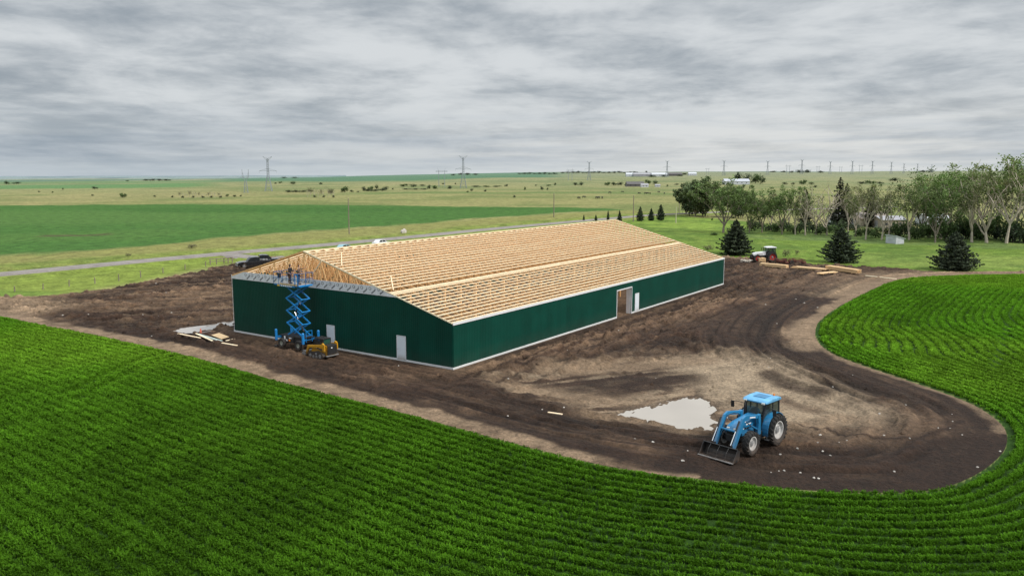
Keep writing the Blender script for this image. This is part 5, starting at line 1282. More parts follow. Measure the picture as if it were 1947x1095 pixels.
def make_person(label, loc, rz, arms, jacket, trousers, hood, lean=0.):
    t = thing('person', label, 'person', loc, rz, 'workers on the lift platform')
    L = lambda z: lean*max(0, z-.95)
    pel = (0, 0, .96, (.135, .165)); che = (L(1.30)+.0, 0, 1.30, (.125, .185)); nk = (L(1.50)+.0, 0, 1.50, .06); he = (L(1.6)+.02, 0, 1.60, (.072, .066)); hd_ = (L(1.70)+.03, 0, 1.69, (.100, .080)); top = (L(1.78)+.01, 0, 1.775, (.06, .055))
    body = [[pel, (L(1.12), 0, 1.12, (.115, .150)), che, nk, he, hd_, top], [hd_, (L(1.7)+.128, 0, 1.675, .014)]]
    legs = []; 
    for s in (-1, 1): legs.append([(0, 0, .96, (.135, .165)), (.0, s*.095, .86, .092), (.02, s*.11, .50, .062), (-.01, s*.12, .28, .058), (-.02, s*.12, .10, .042), (.10, s*.135, .045, .038), (.17, s*.145, .035, .028)])
    arm_ch = []; sl = []
    for s, (el, wr) in zip((1, -1), arms):
        sh = (L(1.42), s*.195, 1.42); d = Vector(wr)-Vector(el)
        ch = [che, (*sh, .058), (*el, .043), (*(Vector(el).lerp(Vector(wr), .5)), .038), (*wr, .027)]
        arm_ch.append(ch+[(*(Vector(wr)+d.normalized()*.055), (.020, .034))]); arm_ch += hand(wr, d, (0, 0, 1)); sl.append([che, (*sh, .075), (*el, .060), (*(Vector(wr)-d.normalized()*.03), .044)])
    b = skin_obj('body', body+legs+arm_ch, SKIN, t)
    # face: eyes, ears, nose are part of the head mesh; hair / hood on top
    mb = MB()
    for s in (-1, 1): mb.lathe([(.001, -.012), (.012, -.006), (.012, .006), (.001, .012)], (L(1.69)+.118, s*.032, 1.70), 'x', 8)
    mb.build('eyes', HAIR, t)
    mb = MB()
    for s in (-1, 1): mb.box((L(1.68)+.02, s*.088, 1.685), (.035, .02, .06))
    mb.build('ears', SKIN, t)
    skin_obj('jacket', [[(0, 0, .90, (.160, .195)), (L(1.12), 0, 1.12, (.145, .178)), (che[0], 0, 1.30, (.150, .205)), (L(1.47), 0, 1.47, .085)]]+[[(che[0], 0, 1.30, (.150, .205))]+s_[1:] for s_ in sl], jacket, t)
    skin_obj('trousers', [[(0, 0, .97, (.150, .178)), (.0, s*.095, .84, .108), (.02, s*.11, .50, .080), (-.01, s*.12, .28, .074), (-.02, s*.12, .11, .066)] for s in (-1, 1)], trousers, t)
    for s in (-1, 1): skin_obj('boot', [[(-.05, s*.12, .17, .06), (-.02, s*.12, .06, .056), (.10, s*.135, .052, .050), (.19, s*.145, .045, .036)]], BOOT, t)
    if hood: skin_obj('hood', [[(L(1.48)-.03, 0, 1.50, (.10, .10)), (L(1.62)-.03, 0, 1.62, (.105, .10)), (L(1.72)-.01, 0, 1.73, (.115, .10)), (L(1.8), 0, 1.80, .06)]], jacket, t)
    else: skin_obj('hair', [[(L(1.6)-.05, 0, 1.62, .06), (L(1.7)-.015, 0, 1.72, (.115, .098)), (L(1.8), 0, 1.80, .07)]], HAIR, t)
    return t
zd = lift_z+5.95+.03
make_person('person in black hooded jacket and brown trousers standing on the lift platform', (LX-.15, 17.60, zd), rad(-78), [((.10, .27, 1.17), (.36, .20, 1.10)), ((.10, -.27, 1.17), (.38, -.18, 1.12))], JKT_BLACK, TROU_BROWN, True, .12)
make_person('person in brown jacket and blue jeans pointing with an outstretched arm on the lift platform', (LX-.10, 16.42, zd), rad(-52), [((.20, .34, 1.36), (.48, .36, 1.46)), ((.08, -.28, 1.16), (.28, -.22, 1.05))], JKT_BROWN, JEANS, False, .05)
o = MB().lathe([(.01, 0), (.13, 0), (.15, .30), (.01, .30)], (0, 0, 0), 'z', 14).build('bucket', mat('pail_navy', (.012, .02, .06), .4)); o.location = (LX-.55, 18.6, zd+.55)
tag(o, 'dark navy pail hanging inside the left end of the lift platform rail', 'pail')
# ================================================================== TREES
BARK = mat('bark_grey', (.20, .165, .13), .9, var=.35, scale=2., bump=.4, bscale=8); BARK_P = mat('bark_pale', (.42, .36, .29), .9, var=.3, scale=2.); BARK_D = mat('bark_dark', (.06, .045, .035), .9, var=.3)
LEAF = attr_mat('leaf', rough=.7, nscale=(.8,), amount=.18, bump=0, spec=.2, translucent=.25)
NEEDLE = attr_mat('needle', rough=.8, nscale=(1.2,), amount=.2, bump=0, spec=.15)
def leaf_quads(P, size, col, r, flat=.0):
    """random leaf-sized quads at points P; returns V, C"""
    n = len(P); a = r.normal(size=(n, 3)); a[:, 2] *= (1-flat); a /= np.linalg.norm(a, axis=1)[:, None]; b = r.normal(size=(n, 3)); b -= a*(a*b).sum(1)[:, None]; b /= np.linalg.norm(b, axis=1)[:, None]
    s = (size*r.uniform(.6, 1.35, n))[:, None]; V = np.stack([P-a*s, P+b*s*.62, P+a*s, P-b*s*.62], 1); C = np.repeat(col[:, None, :], 4, 1)
    return V.reshape(-1, 3), C.reshape(-1, 3)
def branch_tree(seed, h, spread, fork, nl, leafy, leaf_n, col, leaf_s=.26, crown_lo=.35, trunk_r=.28, upright=.6):
    """trunk splitting into limbs, boughs and twigs; leaf clumps at the twig ends. leafy = share of twigs in leaf"""
    R = random.Random(seed); r = np.random.default_rng(seed); mb = MB(); tips = []
    def limb(p, d, ln, rad_, lev):
        n = 4; pts = [p]; q = p; dd = d.copy()
        for i in range(n):
            dd = (dd+Vector((R.uniform(-1, 1), R.uniform(-1, 1), R.uniform(-.3, .6)))*(.18 if lev else .07)).normalized(); q = q+dd*ln/n; pts.append(q)
        mb.tube(pts, [rad_*(1-.16*i) for i in range(n+1)], 6 if lev < 2 else 4, False)
        if lev == 3: tips.append((pts[2], .6)); tips.append((q, 1.)); return
        if lev == 2: tips.append((pts[2], .7)); tips.append((pts[4], .8))
        if lev == 1 and leafy >= .95: tips.append((pts[2], .8)); tips.append((pts[3], .8))
        kids = nl if lev == 0 else R.choice((3, 3, 4)) if lev == 1 else R.choice((2, 3, 3))
        for k in range(kids):
            t = 1. if k == 0 else R.uniform(.45, 1.) if lev else R.uniform(.62, 1.)
            b = pts[min(n, int(t*n))]; an = R.uniform(0, 6.283) if lev else 6.283*k/kids+R.uniform(-.5, .5); sp = R.uniform(.45, 1.0)*spread*(1 if lev else .9)
            nd = (dd*upright+Vector((math.cos(an)*sp, math.sin(an)*sp, .30*upright))).normalized(); limb(b, nd, ln*R.uniform(.55, .80) if lev else h*(1-fork)*R.uniform(.40, .55), rad_*.56, lev+1)
    base = Vector((0, 0, -.3)); limb(base, Vector((R.uniform(-.06, .06), R.uniform(-.06, .06), 1)), h*fork+.3, trunk_r, 0)
    zs = max(p.z for p, _ in tips); sc = h/zs*.97; mb.v = [(x*(.6+.4*sc), y*(.6+.4*sc), z*sc) for x, y, z in mb.v]
    P = []; C = []
    for p, w in tips:
        if R.random() > leafy: continue
        n = int(leaf_n*w*R.uniform(.6, 1.4)); c = np.array((p.x*(.6+.4*sc), p.y*(.6+.4*sc), p.z*sc)); rad_ = R.uniform(.45, .95)*h/14
        q = r.normal(size=(n, 3))*np.array([rad_, rad_, rad_*.75])*.62; P.append(c+q)
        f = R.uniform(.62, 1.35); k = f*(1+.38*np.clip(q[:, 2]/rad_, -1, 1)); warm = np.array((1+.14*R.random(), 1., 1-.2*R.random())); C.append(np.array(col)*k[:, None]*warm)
    tm_ = mb
    if P:
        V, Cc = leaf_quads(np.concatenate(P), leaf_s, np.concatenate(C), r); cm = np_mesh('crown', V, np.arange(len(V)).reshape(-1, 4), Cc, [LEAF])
    else: cm = None
    return tm_, cm
OLIVE = (.118, .182, .066); MIDG = (.070, .105, .032); DARKG = (.042, .058, .026); GREYG = (.140, .182, .080)
TV = {}
def variant(key, bark, **k):
    mb, cm = branch_tree(**k); TV[key] = (mb.mesh('trunk', bark, True), cm, k['h'])
variant('dense1', BARK, seed=1, h=11, spread=.85, fork=.07, nl=8, leafy=1., leaf_n=80, col=(.092, .132, .062), leaf_s=.25, trunk_r=.26)
variant('dense2', BARK, seed=2, h=12, spread=.8, fork=.10, nl=7, leafy=1., leaf_n=76, col=(.102, .142, .066), leaf_s=.25, trunk_r=.28)
variant('open1', BARK, seed=3, h=14, spread=.72, fork=.20, nl=6, leafy=.88, leaf_n=40, col=OLIVE, leaf_s=.22, trunk_r=.30)
variant('open2', BARK, seed=4, h=13, spread=.66, fork=.22, nl=6, leafy=.78, leaf_n=34, col=(.116, .184, .064), leaf_s=.22, trunk_r=.26)
variant('thin1', BARK_P, seed=5, h=15, spread=.58, fork=.28, nl=5, leafy=.62, leaf_n=28, col=GREYG, leaf_s=.2, trunk_r=.27)
variant('thin2', BARK_P, seed=6, h=15, spread=.55, fork=.28, nl=5, leafy=.55, leaf_n=26, col=(.14, .155, .08), leaf_s=.2, trunk_r=.26)
variant('bare1', BARK_P, seed=7, h=13, spread=.80, fork=.22, nl=5, leafy=.10, leaf_n=14, col=GREYG, leaf_s=.2, trunk_r=.30)
variant('bare2', BARK_P, seed=8, h=14, spread=.60, fork=.30, nl=4, leafy=.22, leaf_n=14, col=GREYG, leaf_s=.2, trunk_r=.26)
variant('tall1', BARK_P, seed=9, h=20, spread=.52, fork=.28, nl=5, leafy=.72, leaf_n=34, col=(.130, .192, .066), leaf_s=.23, trunk_r=.36)
variant('tall2', BARK_P, seed=10, h=20, spread=.50, fork=.24, nl=6, leafy=.92, leaf_n=46, col=(.106, .186, .052), leaf_s=.23, trunk_r=.36)
def spruce_mesh(seed, h, w, lay, col, per=18, nq=42, s=.19):
    R = random.Random(seed); r = np.random.default_rng(seed); mb = MB().tube([(0, 0, -.3), (0, 0, h*.5), (0, 0, h*.97)], [.035*h*.6, .022*h*.6, .01], 7); P = []; C = []
    for i in range(lay):
        f = i/(lay-1); z = h*(.05+.93*f**.92); L = w*.5*(1-f)**.72*(1.+.14*math.sin(i*2.1+seed))*min(1, .72+f*2.2)+.10; n = max(4, int(per*(1-.6*f)))
        for k in range(n):
            a = 6.283*(k+R.random())/n+i; ll = L*R.uniform(.60, 1.16); m = max(5, int(nq*ll/(w*.5)+4)); t = np.sqrt(r.uniform(.02, 1, m)); dr = R.uniform(.10, .30)
            side = r.normal(size=m)*.17*ll*(1.15-t); q = np.stack([np.cos(a)*t*ll-np.sin(a)*side, np.sin(a)*t*ll+np.cos(a)*side, z-dr*ll*t+.22*ll*t**3+r.normal(size=m)*.05], 1); P.append(q)
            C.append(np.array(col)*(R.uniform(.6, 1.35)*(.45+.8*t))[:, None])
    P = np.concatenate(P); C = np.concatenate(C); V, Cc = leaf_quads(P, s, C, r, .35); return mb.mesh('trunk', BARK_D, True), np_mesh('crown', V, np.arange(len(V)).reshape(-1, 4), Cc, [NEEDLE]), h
SPR = [spruce_mesh(21, 7., 7.4, 26, (.042, .056, .032)), spruce_mesh(22, 7., 7.8, 24, (.040, .054, .031)), spruce_mesh(23, 6.8, 8.0, 24, (.046, .060, .036))]
SPS = [spruce_mesh(24, 5., 3.0, 20, (.030, .046, .024), 12, 20, .16), spruce_mesh(25, 5., 2.9, 20, (.032, .05, .026), 12, 20, .16)]
SPT = spruce_mesh(26, 16., 6.5, 30, (.034, .038, .026), 13, 30, .26)
def bush_mesh(seed, col, n=420, s=.16, stem=True, shape=(1., 1., .8)):
    """rounded clump 1 m wide and about 1 m high made of separate leaf clusters"""
    R = random.Random(seed); r = np.random.default_rng(seed); P = []; C = []
    k = 15
    for i in range(k):
        a = R.uniform(0, 6.283); d = .36*math.sqrt(R.random()); z = R.uniform(.18, .80)*(1.05-.6*d); q = r.normal(size=(n//k, 3))*np.array([.105, .105, .095]); c = np.array((math.cos(a)*d*shape[0], math.sin(a)*d*shape[1], z*shape[2]+.1)); P.append(c+q)
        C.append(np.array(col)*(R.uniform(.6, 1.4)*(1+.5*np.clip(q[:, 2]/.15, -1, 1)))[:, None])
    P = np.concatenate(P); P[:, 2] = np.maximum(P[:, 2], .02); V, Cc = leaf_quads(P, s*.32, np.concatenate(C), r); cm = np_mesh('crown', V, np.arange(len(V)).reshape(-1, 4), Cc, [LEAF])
    mb = MB().tube([(0, 0, -.1), (.01, 0, .25), (0, .02, .6)], [.03, .022, .01], 5)
    for j in range(4): a = j*1.57+R.random(); mb.tube([(0, 0, .15), (math.cos(a)*.15, math.sin(a)*.15, .4), (math.cos(a)*.28, math.sin(a)*.28, .62)], [.016, .012, .006], 4)
    return mb.mesh('trunk', BARK_D), cm
def place(name, cat, label, me, loc, sx, sz, rz, group):
    t = thing(name, label, cat, loc, rz, group); t.scale = (sx, sx, sz)
    link('trunk', me[0], t)
    if me[1]: link('crown', me[1], t)
    return t
tr = random.Random(11)
def tree_px(key, px, base, top, label, group='trees along the shelterbelt right of the barn', wide=1., name='tree', cat='tree'):
    p = GT(px, base); m = pxm(p); v = TV[key]; H = (base-top)*m; s = H/v[2]
    p[2] -= .1
    return place(name, cat, label, v, p, s*wide, s, tr.uniform(0, 6.28), group)
# shelterbelt: (variant, x, base y, top y, width factor, words)
BELT = [('dense1', 1304, 408, 345, 1.0, 'dense dark'), ('dense1', 1322, 412, 337, 1.15, 'dense dark'), ('dense2', 1341, 411, 339, 1.1, 'dense dark'), ('dense1', 1398, 414, 352, .9, 'dense dark'), ('dense2', 1412, 415, 362, .8, 'dense dark'),
    ('open1', 1375, 443, 340, 1.15, 'leafy olive'), ('open2', 1424, 443, 368, .95, 'thin leafy'), ('open2', 1449, 444, 356, .9, 'thin leafy'), ('thin2', 1465, 440, 360, .9, 'sparse brown'), ('open2', 1487, 447, 352, .85, 'half bare leafy'), ('bare2', 1500, 440, 352, .8, 'pale leafless'),
    ('thin1', 1512, 447, 356, .8, 'sparse grey'), ('bare2', 1531, 448, 346, .8, 'pale leafless'), ('bare1', 1551, 447, 350, 1.1, 'wide pale leafless'), ('bare1', 1572, 448, 342, 1.0, 'wide pale leafless'), ('thin2', 1612, 444, 352, .8, 'sparse brown'),
    ('thin1', 1627, 450, 350, .9, 'sparse grey'), ('thin2', 1646, 455, 342, .9, 'sparse grey'), ('thin1', 1676, 457, 340, .9, 'sparse grey'), ('bare2', 1690, 450, 346, .9, 'pale leafless'), ('thin1', 1729, 458, 326, 1.0, 'straight pale trunked'), ('open1', 1752, 446, 338, .9, 'leafy olive'),
    ('tall2', 1788, 455, 326, 1.1, 'big green'), ('tall2', 1806, 450, 322, 1.0, 'big green'), ('open1', 1778, 462, 345, .8, 'leafy olive'), ('tall1', 1822, 446, 310, 1.0, 'tall ragged'), ('thin1', 1848, 463, 302, 1.0, 'tall ragged'), ('tall1', 1862, 450, 312, 1.0, 'tall ragged'),
    ('bare1', 1876, 464, 330, 1.1, 'forked pale'), ('tall1', 1900, 452, 304, 1.0, 'tall ragged'), ('tall1', 1913, 465, 296, 1.1, 'tallest ragged'), ('thin2', 1928, 462, 300, 1., 'tall ragged'), ('tall2', 1950, 458, 298, 1.0, 'tall ragged'), ('tall1', 1985, 462, 300, 1., 'tall ragged'), ('thin1', 2030, 465, 310, 1., 'tall ragged')]
BELT.sort(key=lambda b: b[1])
cnt = {}
for i, (key, px, base, top, wd, words) in enumerate(BELT):
    tree_px(key, px, base, top, f'{words} tree, {ORD[i]} from the left in the shelterbelt right of the barn', wide=wd)
for i, (px, b, tp) in enumerate([(1530, 436, 362), (1593, 438, 338), (1606, 436, 350), (1655, 434, 352)]):
    p = GT(px, b); m = pxm(p); s = (b-tp)*m/16; place('spruce_tree', 'spruce', f'tall dark spruce standing among the bare trees, {ORD[i]} from the left of those four', SPT, p, s*1.05, s, tr.uniform(0, 6), 'tall spruces in the shelterbelt')
for me, px, b, tp, w, lab in ((SPR[0], 1398, 486, 419, 72, 'wide dark spruce nearest the far barn corner'), (SPR[1], 1597, 500, 434, 82, 'wide dark spruce behind the lumber stacks, right of the dark tractor'), (SPR[2], 1813, 515, 441, 86, 'wide dark spruce at the far edge of the crop, right of the white shed')):
    p = G(px, b-1.5); m = pxm(p); place('spruce_tree', 'spruce', lab, me, p, w*m/7.6, (b-tp)*m/me[2], tr.uniform(0, 6), 'wide spruces on the lawn')
for i, (px, b, tp, w, lab) in enumerate([(1217, 421, 393, 15, 'small pointed spruce, leftmost of the three at the lawn edge'), (1238, 420, 396, 15, 'small pointed spruce, middle one of the three at the lawn edge'), (1256, 419, 389, 17, 'small pointed spruce, rightmost of the three at the lawn edge'),
        (1110, 420, 408, 5, 'tiny spruce, leftmost of four peeking over the barn ridge'), (1133, 420, 408, 6, 'tiny spruce, second of four peeking over the barn ridge'), (1156, 419, 400, 6, 'thin spruce, third of four peeking over the barn ridge'), (1178, 422, 400, 10, 'thin spruce beside the end of the barn ridge')]):
    p = G(px, b); m = pxm(p); place('spruce_tree', 'spruce', lab, SPS[i % 2], p, w*m/2.9, (b-tp)*m/5., tr.uniform(0, 6), 'small spruces by the road')
BU = [bush_mesh(31, (.058, .085, .038)), bush_mesh(32, (.036, .056, .028)), bush_mesh(33, (.080, .128, .042), 620), bush_mesh(34, (.10, .09, .055), 200)]
def bush_px(k, px, base, w, h, label, group, name='bush', cat='bush'):
    p = GT(px, base); m = pxm(p); p[2] -= .05*h*m
    return place(name, cat, label, BU[k], p, w*m, h*m*1.02, tr.uniform(0, 6.28), group)
# understorey along the belt
UND = [(1440, 436, 34, 22), (1462, 440, 30, 20), (1490, 441, 40, 30), (1520, 444, 40, 30), (1545, 443, 38, 26), (1570, 444, 40, 30), (1598, 443, 36, 30), (1625, 440, 34, 16), (1652, 447, 36, 18), (1682, 449, 38, 22), (1705, 448, 36, 32), (1735, 452, 44, 40), (1765, 452, 44, 36), (1800, 455, 48, 40), (1835, 455, 46, 42), (1865, 458, 46, 40), (1895, 458, 44, 36), (1925, 462, 50, 46), (1955, 464, 50, 46)]
for i, (px, b, w, h) in enumerate(UND): bush_px(1 if i % 3 else 0, px, b, w, h, f'dark shrub under the shelterbelt trees, {ORD[i]} from the left', 'shrubs under the shelterbelt')
UND2 = [(1428, 440, 26, 40), (1478, 444, 28, 36), (1508, 445, 24, 30), (1560, 446, 26, 26), (1588, 447, 30, 30), (1636, 452, 28, 30), (1664, 455, 30, 34), (1712, 452, 34, 54), (1745, 456, 32, 46), (1768, 455, 36, 64), (1798, 458, 40, 66), (1816, 452, 40, 74), (1840, 456, 40, 70), (1868, 458, 42, 72), (1892, 455, 40, 78), (1920, 460, 42, 74), (1945, 462, 44, 70), (1310, 411, 34, 40), (1336, 412, 34, 42), (1404, 416, 32, 44)]
UND2.sort()
for i, (px, b, w, h) in enumerate(UND2): bush_px(0 if px < 1410 else 2, px, b, w, h*.8, f'leafy green sapling thicket between the shelterbelt trunks, {ORD[i]} from the left', 'sapling thickets in the shelterbelt')
for i, (px, b, w, h, lab) in enumerate([(1345, 478, 26, 14, 'sparse reddish-grey shrub by the barn far corner'), (1358, 448, 20, 8, 'low dead scrub left of the leafy olive tree'), (1494, 488, 22, 16, 'grey twiggy shrub right of the dark tractor'), (1515, 488, 12, 12, 'little twiggy shrub near the disc harrow'),
        (245, 489, 14, 8, 'dark grey shrub on the road verge left of the brush pile'), (365, 471, 26, 8, 'pale dead brush pile on the far verge of the road'), (1354, 420, 4, 8, 'tiny seedling tree on the lawn')]): bush_px(3 if i not in (1, 6) else 2, px, b, w, h, lab, None)

# ================================================================== FAR COUNTRYSIDE
FAR = [(12, 351, 13, 9), (32, 350, 18, 5), (180, 360, 12, 7), (234, 376, 15, 12), (176, 373, 6, 4), (294, 375, 6, 5), (328, 376, 6, 5), (74, 366, 5, 4), (100, 367, 4, 4), (120, 361, 4, 5), (243, 345, 9, 3), (432, 374, 7, 6), (446, 375, 8, 6), (458, 374, 5, 4),
    (524, 350, 6, 4), (533, 349, 7, 5), (557, 351, 12, 8), (610, 351, 9, 5), (630, 369, 12, 12), (655, 366, 16, 15), (668, 366, 10, 6), (681, 366, 6, 4), (692, 364, 11, 12), (705, 362, 14, 10), (716, 360, 9, 11), (733, 362, 14, 10), (747, 361, 4, 5), (768, 355, 16, 7), (786, 356, 16, 8), (803, 354, 14, 4), (816, 360, 8, 11), (827, 360, 11, 10), (843, 351, 7, 4), (855, 360, 11, 9), (866, 351, 4, 4),
    (897, 364, 7, 7), (889, 366, 6, 4), (923, 365, 6, 6), (905, 356, 20, 4), (925, 356, 16, 4), (945, 356, 20, 4), (963, 355, 8, 6), (978, 376, 7, 6), (998, 362, 5, 9), (1019, 354, 5, 4), (1030, 362, 7, 10), (1041, 362, 4, 7), (1043, 354, 10, 4), (1056, 353, 6, 7), (1094, 353, 11, 8), (1105, 353, 11, 9), (1155, 353, 13, 9), (1166, 353, 14, 9), (1179, 353, 14, 9), (1190, 354, 8, 5), (1232, 350, 12, 11), (1246, 351, 12, 10), (1269, 355, 5, 5), (1287, 352, 12, 4), (1403, 345, 20, 22), (1420, 349, 20, 24), (1437, 349, 22, 24), (1449, 350, 14, 20),
    (1492, 351, 12, 6), (1508, 351, 10, 5), (1527, 351, 16, 12), (1543, 351, 12, 6), (1638, 350, 20, 6), (1655, 350, 22, 9), (1672, 350, 18, 6), (1700, 345, 20, 9), (1338, 350, 9, 6), (1375, 352, 8, 6), (1550, 357, 10, 6)]
FAR.sort()
for i, (px, b, w, h) in enumerate(FAR): bush_px((0, 1, 1, 2)[i % 4], px, b, w, h, f'small dark clump of trees in the far pasture, {ORD[i] if i < 50 else "number "+str(i+1)} from the left', 'tree clumps scattered over the far pasture', 'tree', 'tree')
HEDGE = [(549, 366, 14, 5), (562, 366, 14, 5), (576, 366, 14, 5), (589, 365, 12, 5), (700, 364, 14, 5), (713, 364, 14, 5), (727, 363, 14, 5), (773, 361, 16, 3), (790, 361, 14, 3), (806, 361, 14, 3)]
for i, (px, b, w, h) in enumerate(HEDGE): bush_px(1, px, b, w*1.3, h*1.15, f'low dark hedge clump in the far pasture, {ORD[i]} from the left', 'hedge clumps in the far pasture')
rw = []
for k in range(14): rw.append((342+k*6.1+tr.uniform(-1.5, 1.5), 377, 13+tr.uniform(-3, 3)))
for k in range(9): rw.append((585+k*6.2+tr.uniform(-1.5, 1.5), 376, 19+tr.uniform(-3, 3)))
for i, (px, b, h) in enumerate(rw):
    v = TV['bare2' if i % 3 else 'thin2']; p = GT(px, b); m = pxm(p); s = h*m/v[2]
    place('tree', 'tree', f'thin leafless tree, {ORD[i if i < 14 else i-14]} from the left in the far {"left" if i < 14 else "middle"} row', v, p, s*.75, s, tr.uniform(0, 6), 'leafless trees in two far rows')
    if i % 3 == 1: bush_px(1, px, b, 7, 6, f'dark undergrowth at the foot of tree {ORD[i if i < 14 else i-14]} in the far {"left" if i < 14 else "middle"} leafless row', 'undergrowth in the far rows')
SKYL = [(278, 344, 14, 3.5), (290, 344, 14, 4), (303, 344, 14, 4), (317, 344, 16, 3.5), (540, 339, 14, 2.5), (560, 339, 16, 2.5), (862, 334, 10, 3), (876, 333, 10, 4), (889, 333, 14, 4), (904, 333, 14, 3)]+[(988+k*9.5, 331.5, 12, 2.5+(k % 3)*.7) for k in range(8)]+[(1070+k*9.8, 329.5, 12, 2.4+(k % 4)*.6) for k in range(15)]+[(1229, 330, 6, 5), (1300, 333, 18, 4), (1317, 332, 14, 4), (1505, 329, 10, 4), (1520, 329, 18, 6), (1535, 329, 16, 6), (1560, 329, 14, 4), (1490, 328, 14, 3), (1470, 328, 14, 3), (1755, 328, 16, 4), (1770, 328, 12, 4)]
for i, (px, b, w, h) in enumerate(SKYL): bush_px(1, px, b, w, h*1.3, f'distant dark tree clump on the skyline, {ORD[i]} from the left', 'tree clumps along the skyline', 'tree', 'tree')
# cattle
COW = mat('cattle_black', (.014, .012, .011), .7)
def make_cow(label, loc, rz, s):
    t = thing('cow', label, 'cow', loc, rz, 'black cattle grazing in the far pasture'); t.scale = (s, s, s)
    ch = [[(0, 0, 1.0, (.36, .30)), (.5, 0, 1.02, (.37, .28)), (.85, 0, 1.10, (.26, .20)), (1.12, 0, 1.0, (.17, .14)), (1.35, 0, .62, (.13, .12)), (1.48, 0, .30, (.085, .08))], [(0, 0, 1.0, (.36, .30)), (-.5, 0, 1.06, (.33, .27)), (-.82, 0, 1.12, (.2, .18)), (-.95, 0, .95, .04), (-.97, 0, .5, .03)]]
    for s_ in (-1, 1):
        ch.append([(.5, 0, 1.02, (.37, .28)), (.62, s_*.20, .78, .13), (.60, s_*.20, .42, .075), (.62, s_*.20, .04, .06)]); ch.append([(-.5, 0, 1.06, (.33, .27)), (-.55, s_*.21, .85, .17), (-.48, s_*.21, .58, .10), (-.68, s_*.21, .40, .07), (-.62, s_*.21, .04, .06)])
        ch.append([(1.12, 0, 1.0, (.17, .14)), (1.18, s_*.22, .98, .04)])
    if 'cow' not in TV: o = skin_obj('body', ch, COW, t); TV['cow'] = o.data
    else: link('body', TV['cow'], t)
COWS = [(1101, 379), (1110, 377), (1134, 378.5), (1138, 378.5), (1145, 378.5), (1159, 368.5), (1184, 367), (1215, 369.5), (1227, 369.5), (1231.5, 369.5), (1236, 369.5), (1253, 367), (1263, 369.5), (1285, 370.5)]
for i, (px, b) in enumerate(COWS): p = GT(px, b); make_cow(f'black cow grazing in the far pasture, {ORD[i]} from the left', p, tr.uniform(0, 6.28), 1.15)
# ---------------------------------------------------------------- pylons
PYL = mat('pylon_steel', (.24, .27, .30), .6, .2, var=.1)
def lattice(kind):
    mb = MB(); t = .29
    def leg4(z0, w0, z1, w1, nb, tw=t):
        for sx in (-1, 1):
            for sy in (-1, 1): mb.beam((sx*w0, sy*w0, z0), (sx*w1, sy*w1, z1), tw, tw)
        for k in range(nb):
            a, b = z0+(z1-z0)*k/nb, z0+(z1-z0)*(k+1)/nb; wa, wb = w0+(w1-w0)*k/nb, w0+(w1-w0)*(k+1)/nb
            for s in (-1, 1):
                mb.beam((-wa, s*wa, a), (wb, s*wb, b), tw*.5, tw*.5); mb.beam((wa, s*wa, a), (-wb, s*wb, b), tw*.5, tw*.5); mb.beam((s*wa, -wa, a), (s*wb, wb, b), tw*.5, tw*.5); mb.beam((s*wa, wa, a), (s*wb, -wb, b), tw*.5, tw*.5)
    if kind == 'mast':                                     # narrow mast, one long cross-arm, two raised horns
        leg4(0, 3.6, 20, 1.0, 5); leg4(20, 1.0, 40, .7, 7, t*.9)
        for s in (-1, 1):
            for y in (-.6, .6): mb.beam((0, y, 25.5), (s*9, 0, 25), .3, .3); mb.beam((0, y, 28.2), (s*9, 0, 25), .26, .26)
            for y in (-.5, .5): mb.beam((0, y, 37), (s*4.8, 0, 42.5), .3, .3); mb.beam((0, y, 40), (s*4.8, 0, 42.5), .26, .26)
            for x in (3, 6): mb.beam((s*x, 0, 25.3), (s*x, 0, 27.2-.3*x), .2, .2)
            mb.beam((s*9, 0, 25), (s*9, 0, 22.6), .16, .16)
    elif kind == 'vee':                                    # waist then two upright prongs
        leg4(0, 3., 16, 1.2, 5)
        for s in (-1, 1):
            for y in (-.8, .8): mb.beam((s*.6, y, 16), (s*5, y*.5, 22), .3, .3); mb.beam((s*5, y*.5, 22), (s*4.6, y*.3, 31), .3, .3); mb.beam((s*1.4, y, 16), (s*4.2, y*.5, 27), .2, .2)
            for z in (22, 25, 28): mb.beam((s*4.3, -.4, z), (s*5.1, .4, z+2.5), .18, .18)
        mb.beam((-5, 0, 22), (5, 0, 22), .3, .3)
    else:                                                  # portal with two legs
        for s in (-1, 1):
            mb.beam((s*4.5, 0, 0), (s*5.5, 0, 26), .4, .4); mb.beam((s*6.2, 0, 0), (s*5.5, 0, 26), .4, .4); mb.beam((s*5.5, 0, 26), (s*7.5, 0, 30), .3, .3)
            for k in range(4): mb.beam((s*4.6, 0, 2+6*k), (s*6.0, 0, 8+6*k), .2, .2)
        mb.beam((-11, 0, 24.5), (11, 0, 24.5), .5, .5); mb.beam((-11, 0, 25.8), (11, 0, 25.8), .3, .3)
        for k in range(-5, 5): mb.beam((k*2.2, 0, 24.5), (k*2.2+2.2, 0, 25.8), .2, .2)
    return mb.mesh('pylon', PYL), {'mast': 42.5, 'vee': 31, 'portal': 30}[kind]
LT = {k: lattice(k) for k in ('mast', 'vee', 'portal')}
PYS = [('vee', 468, 367, 322), ('mast', 511, 364, 298), ('portal', 840, 356, 320), ('mast', 881, 358, 296.5), ('portal', 1084, 344, 320), ('mast', 1120, 343, 307), ('mast', 1268, 337, 305.5), ('portal', 1345, 334, 319), ('mast', 1376, 334, 305), ('mast', 1459, 333, 306), ('portal', 1498, 332, 313), ('mast', 1524, 332, 303.5), ('portal', 1555, 330, 315), ('mast', 1578, 331, 307),
    ('portal', 1598, 329.5, 316), ('mast', 1620, 331, 306), ('portal', 1636, 330, 313), ('mast', 1658, 331, 306), ('mast', 1694, 331, 308), ('mast', 1718, 330, 311), ('mast', 1744, 330, 311.5), ('mast', 1771, 329, 313)]
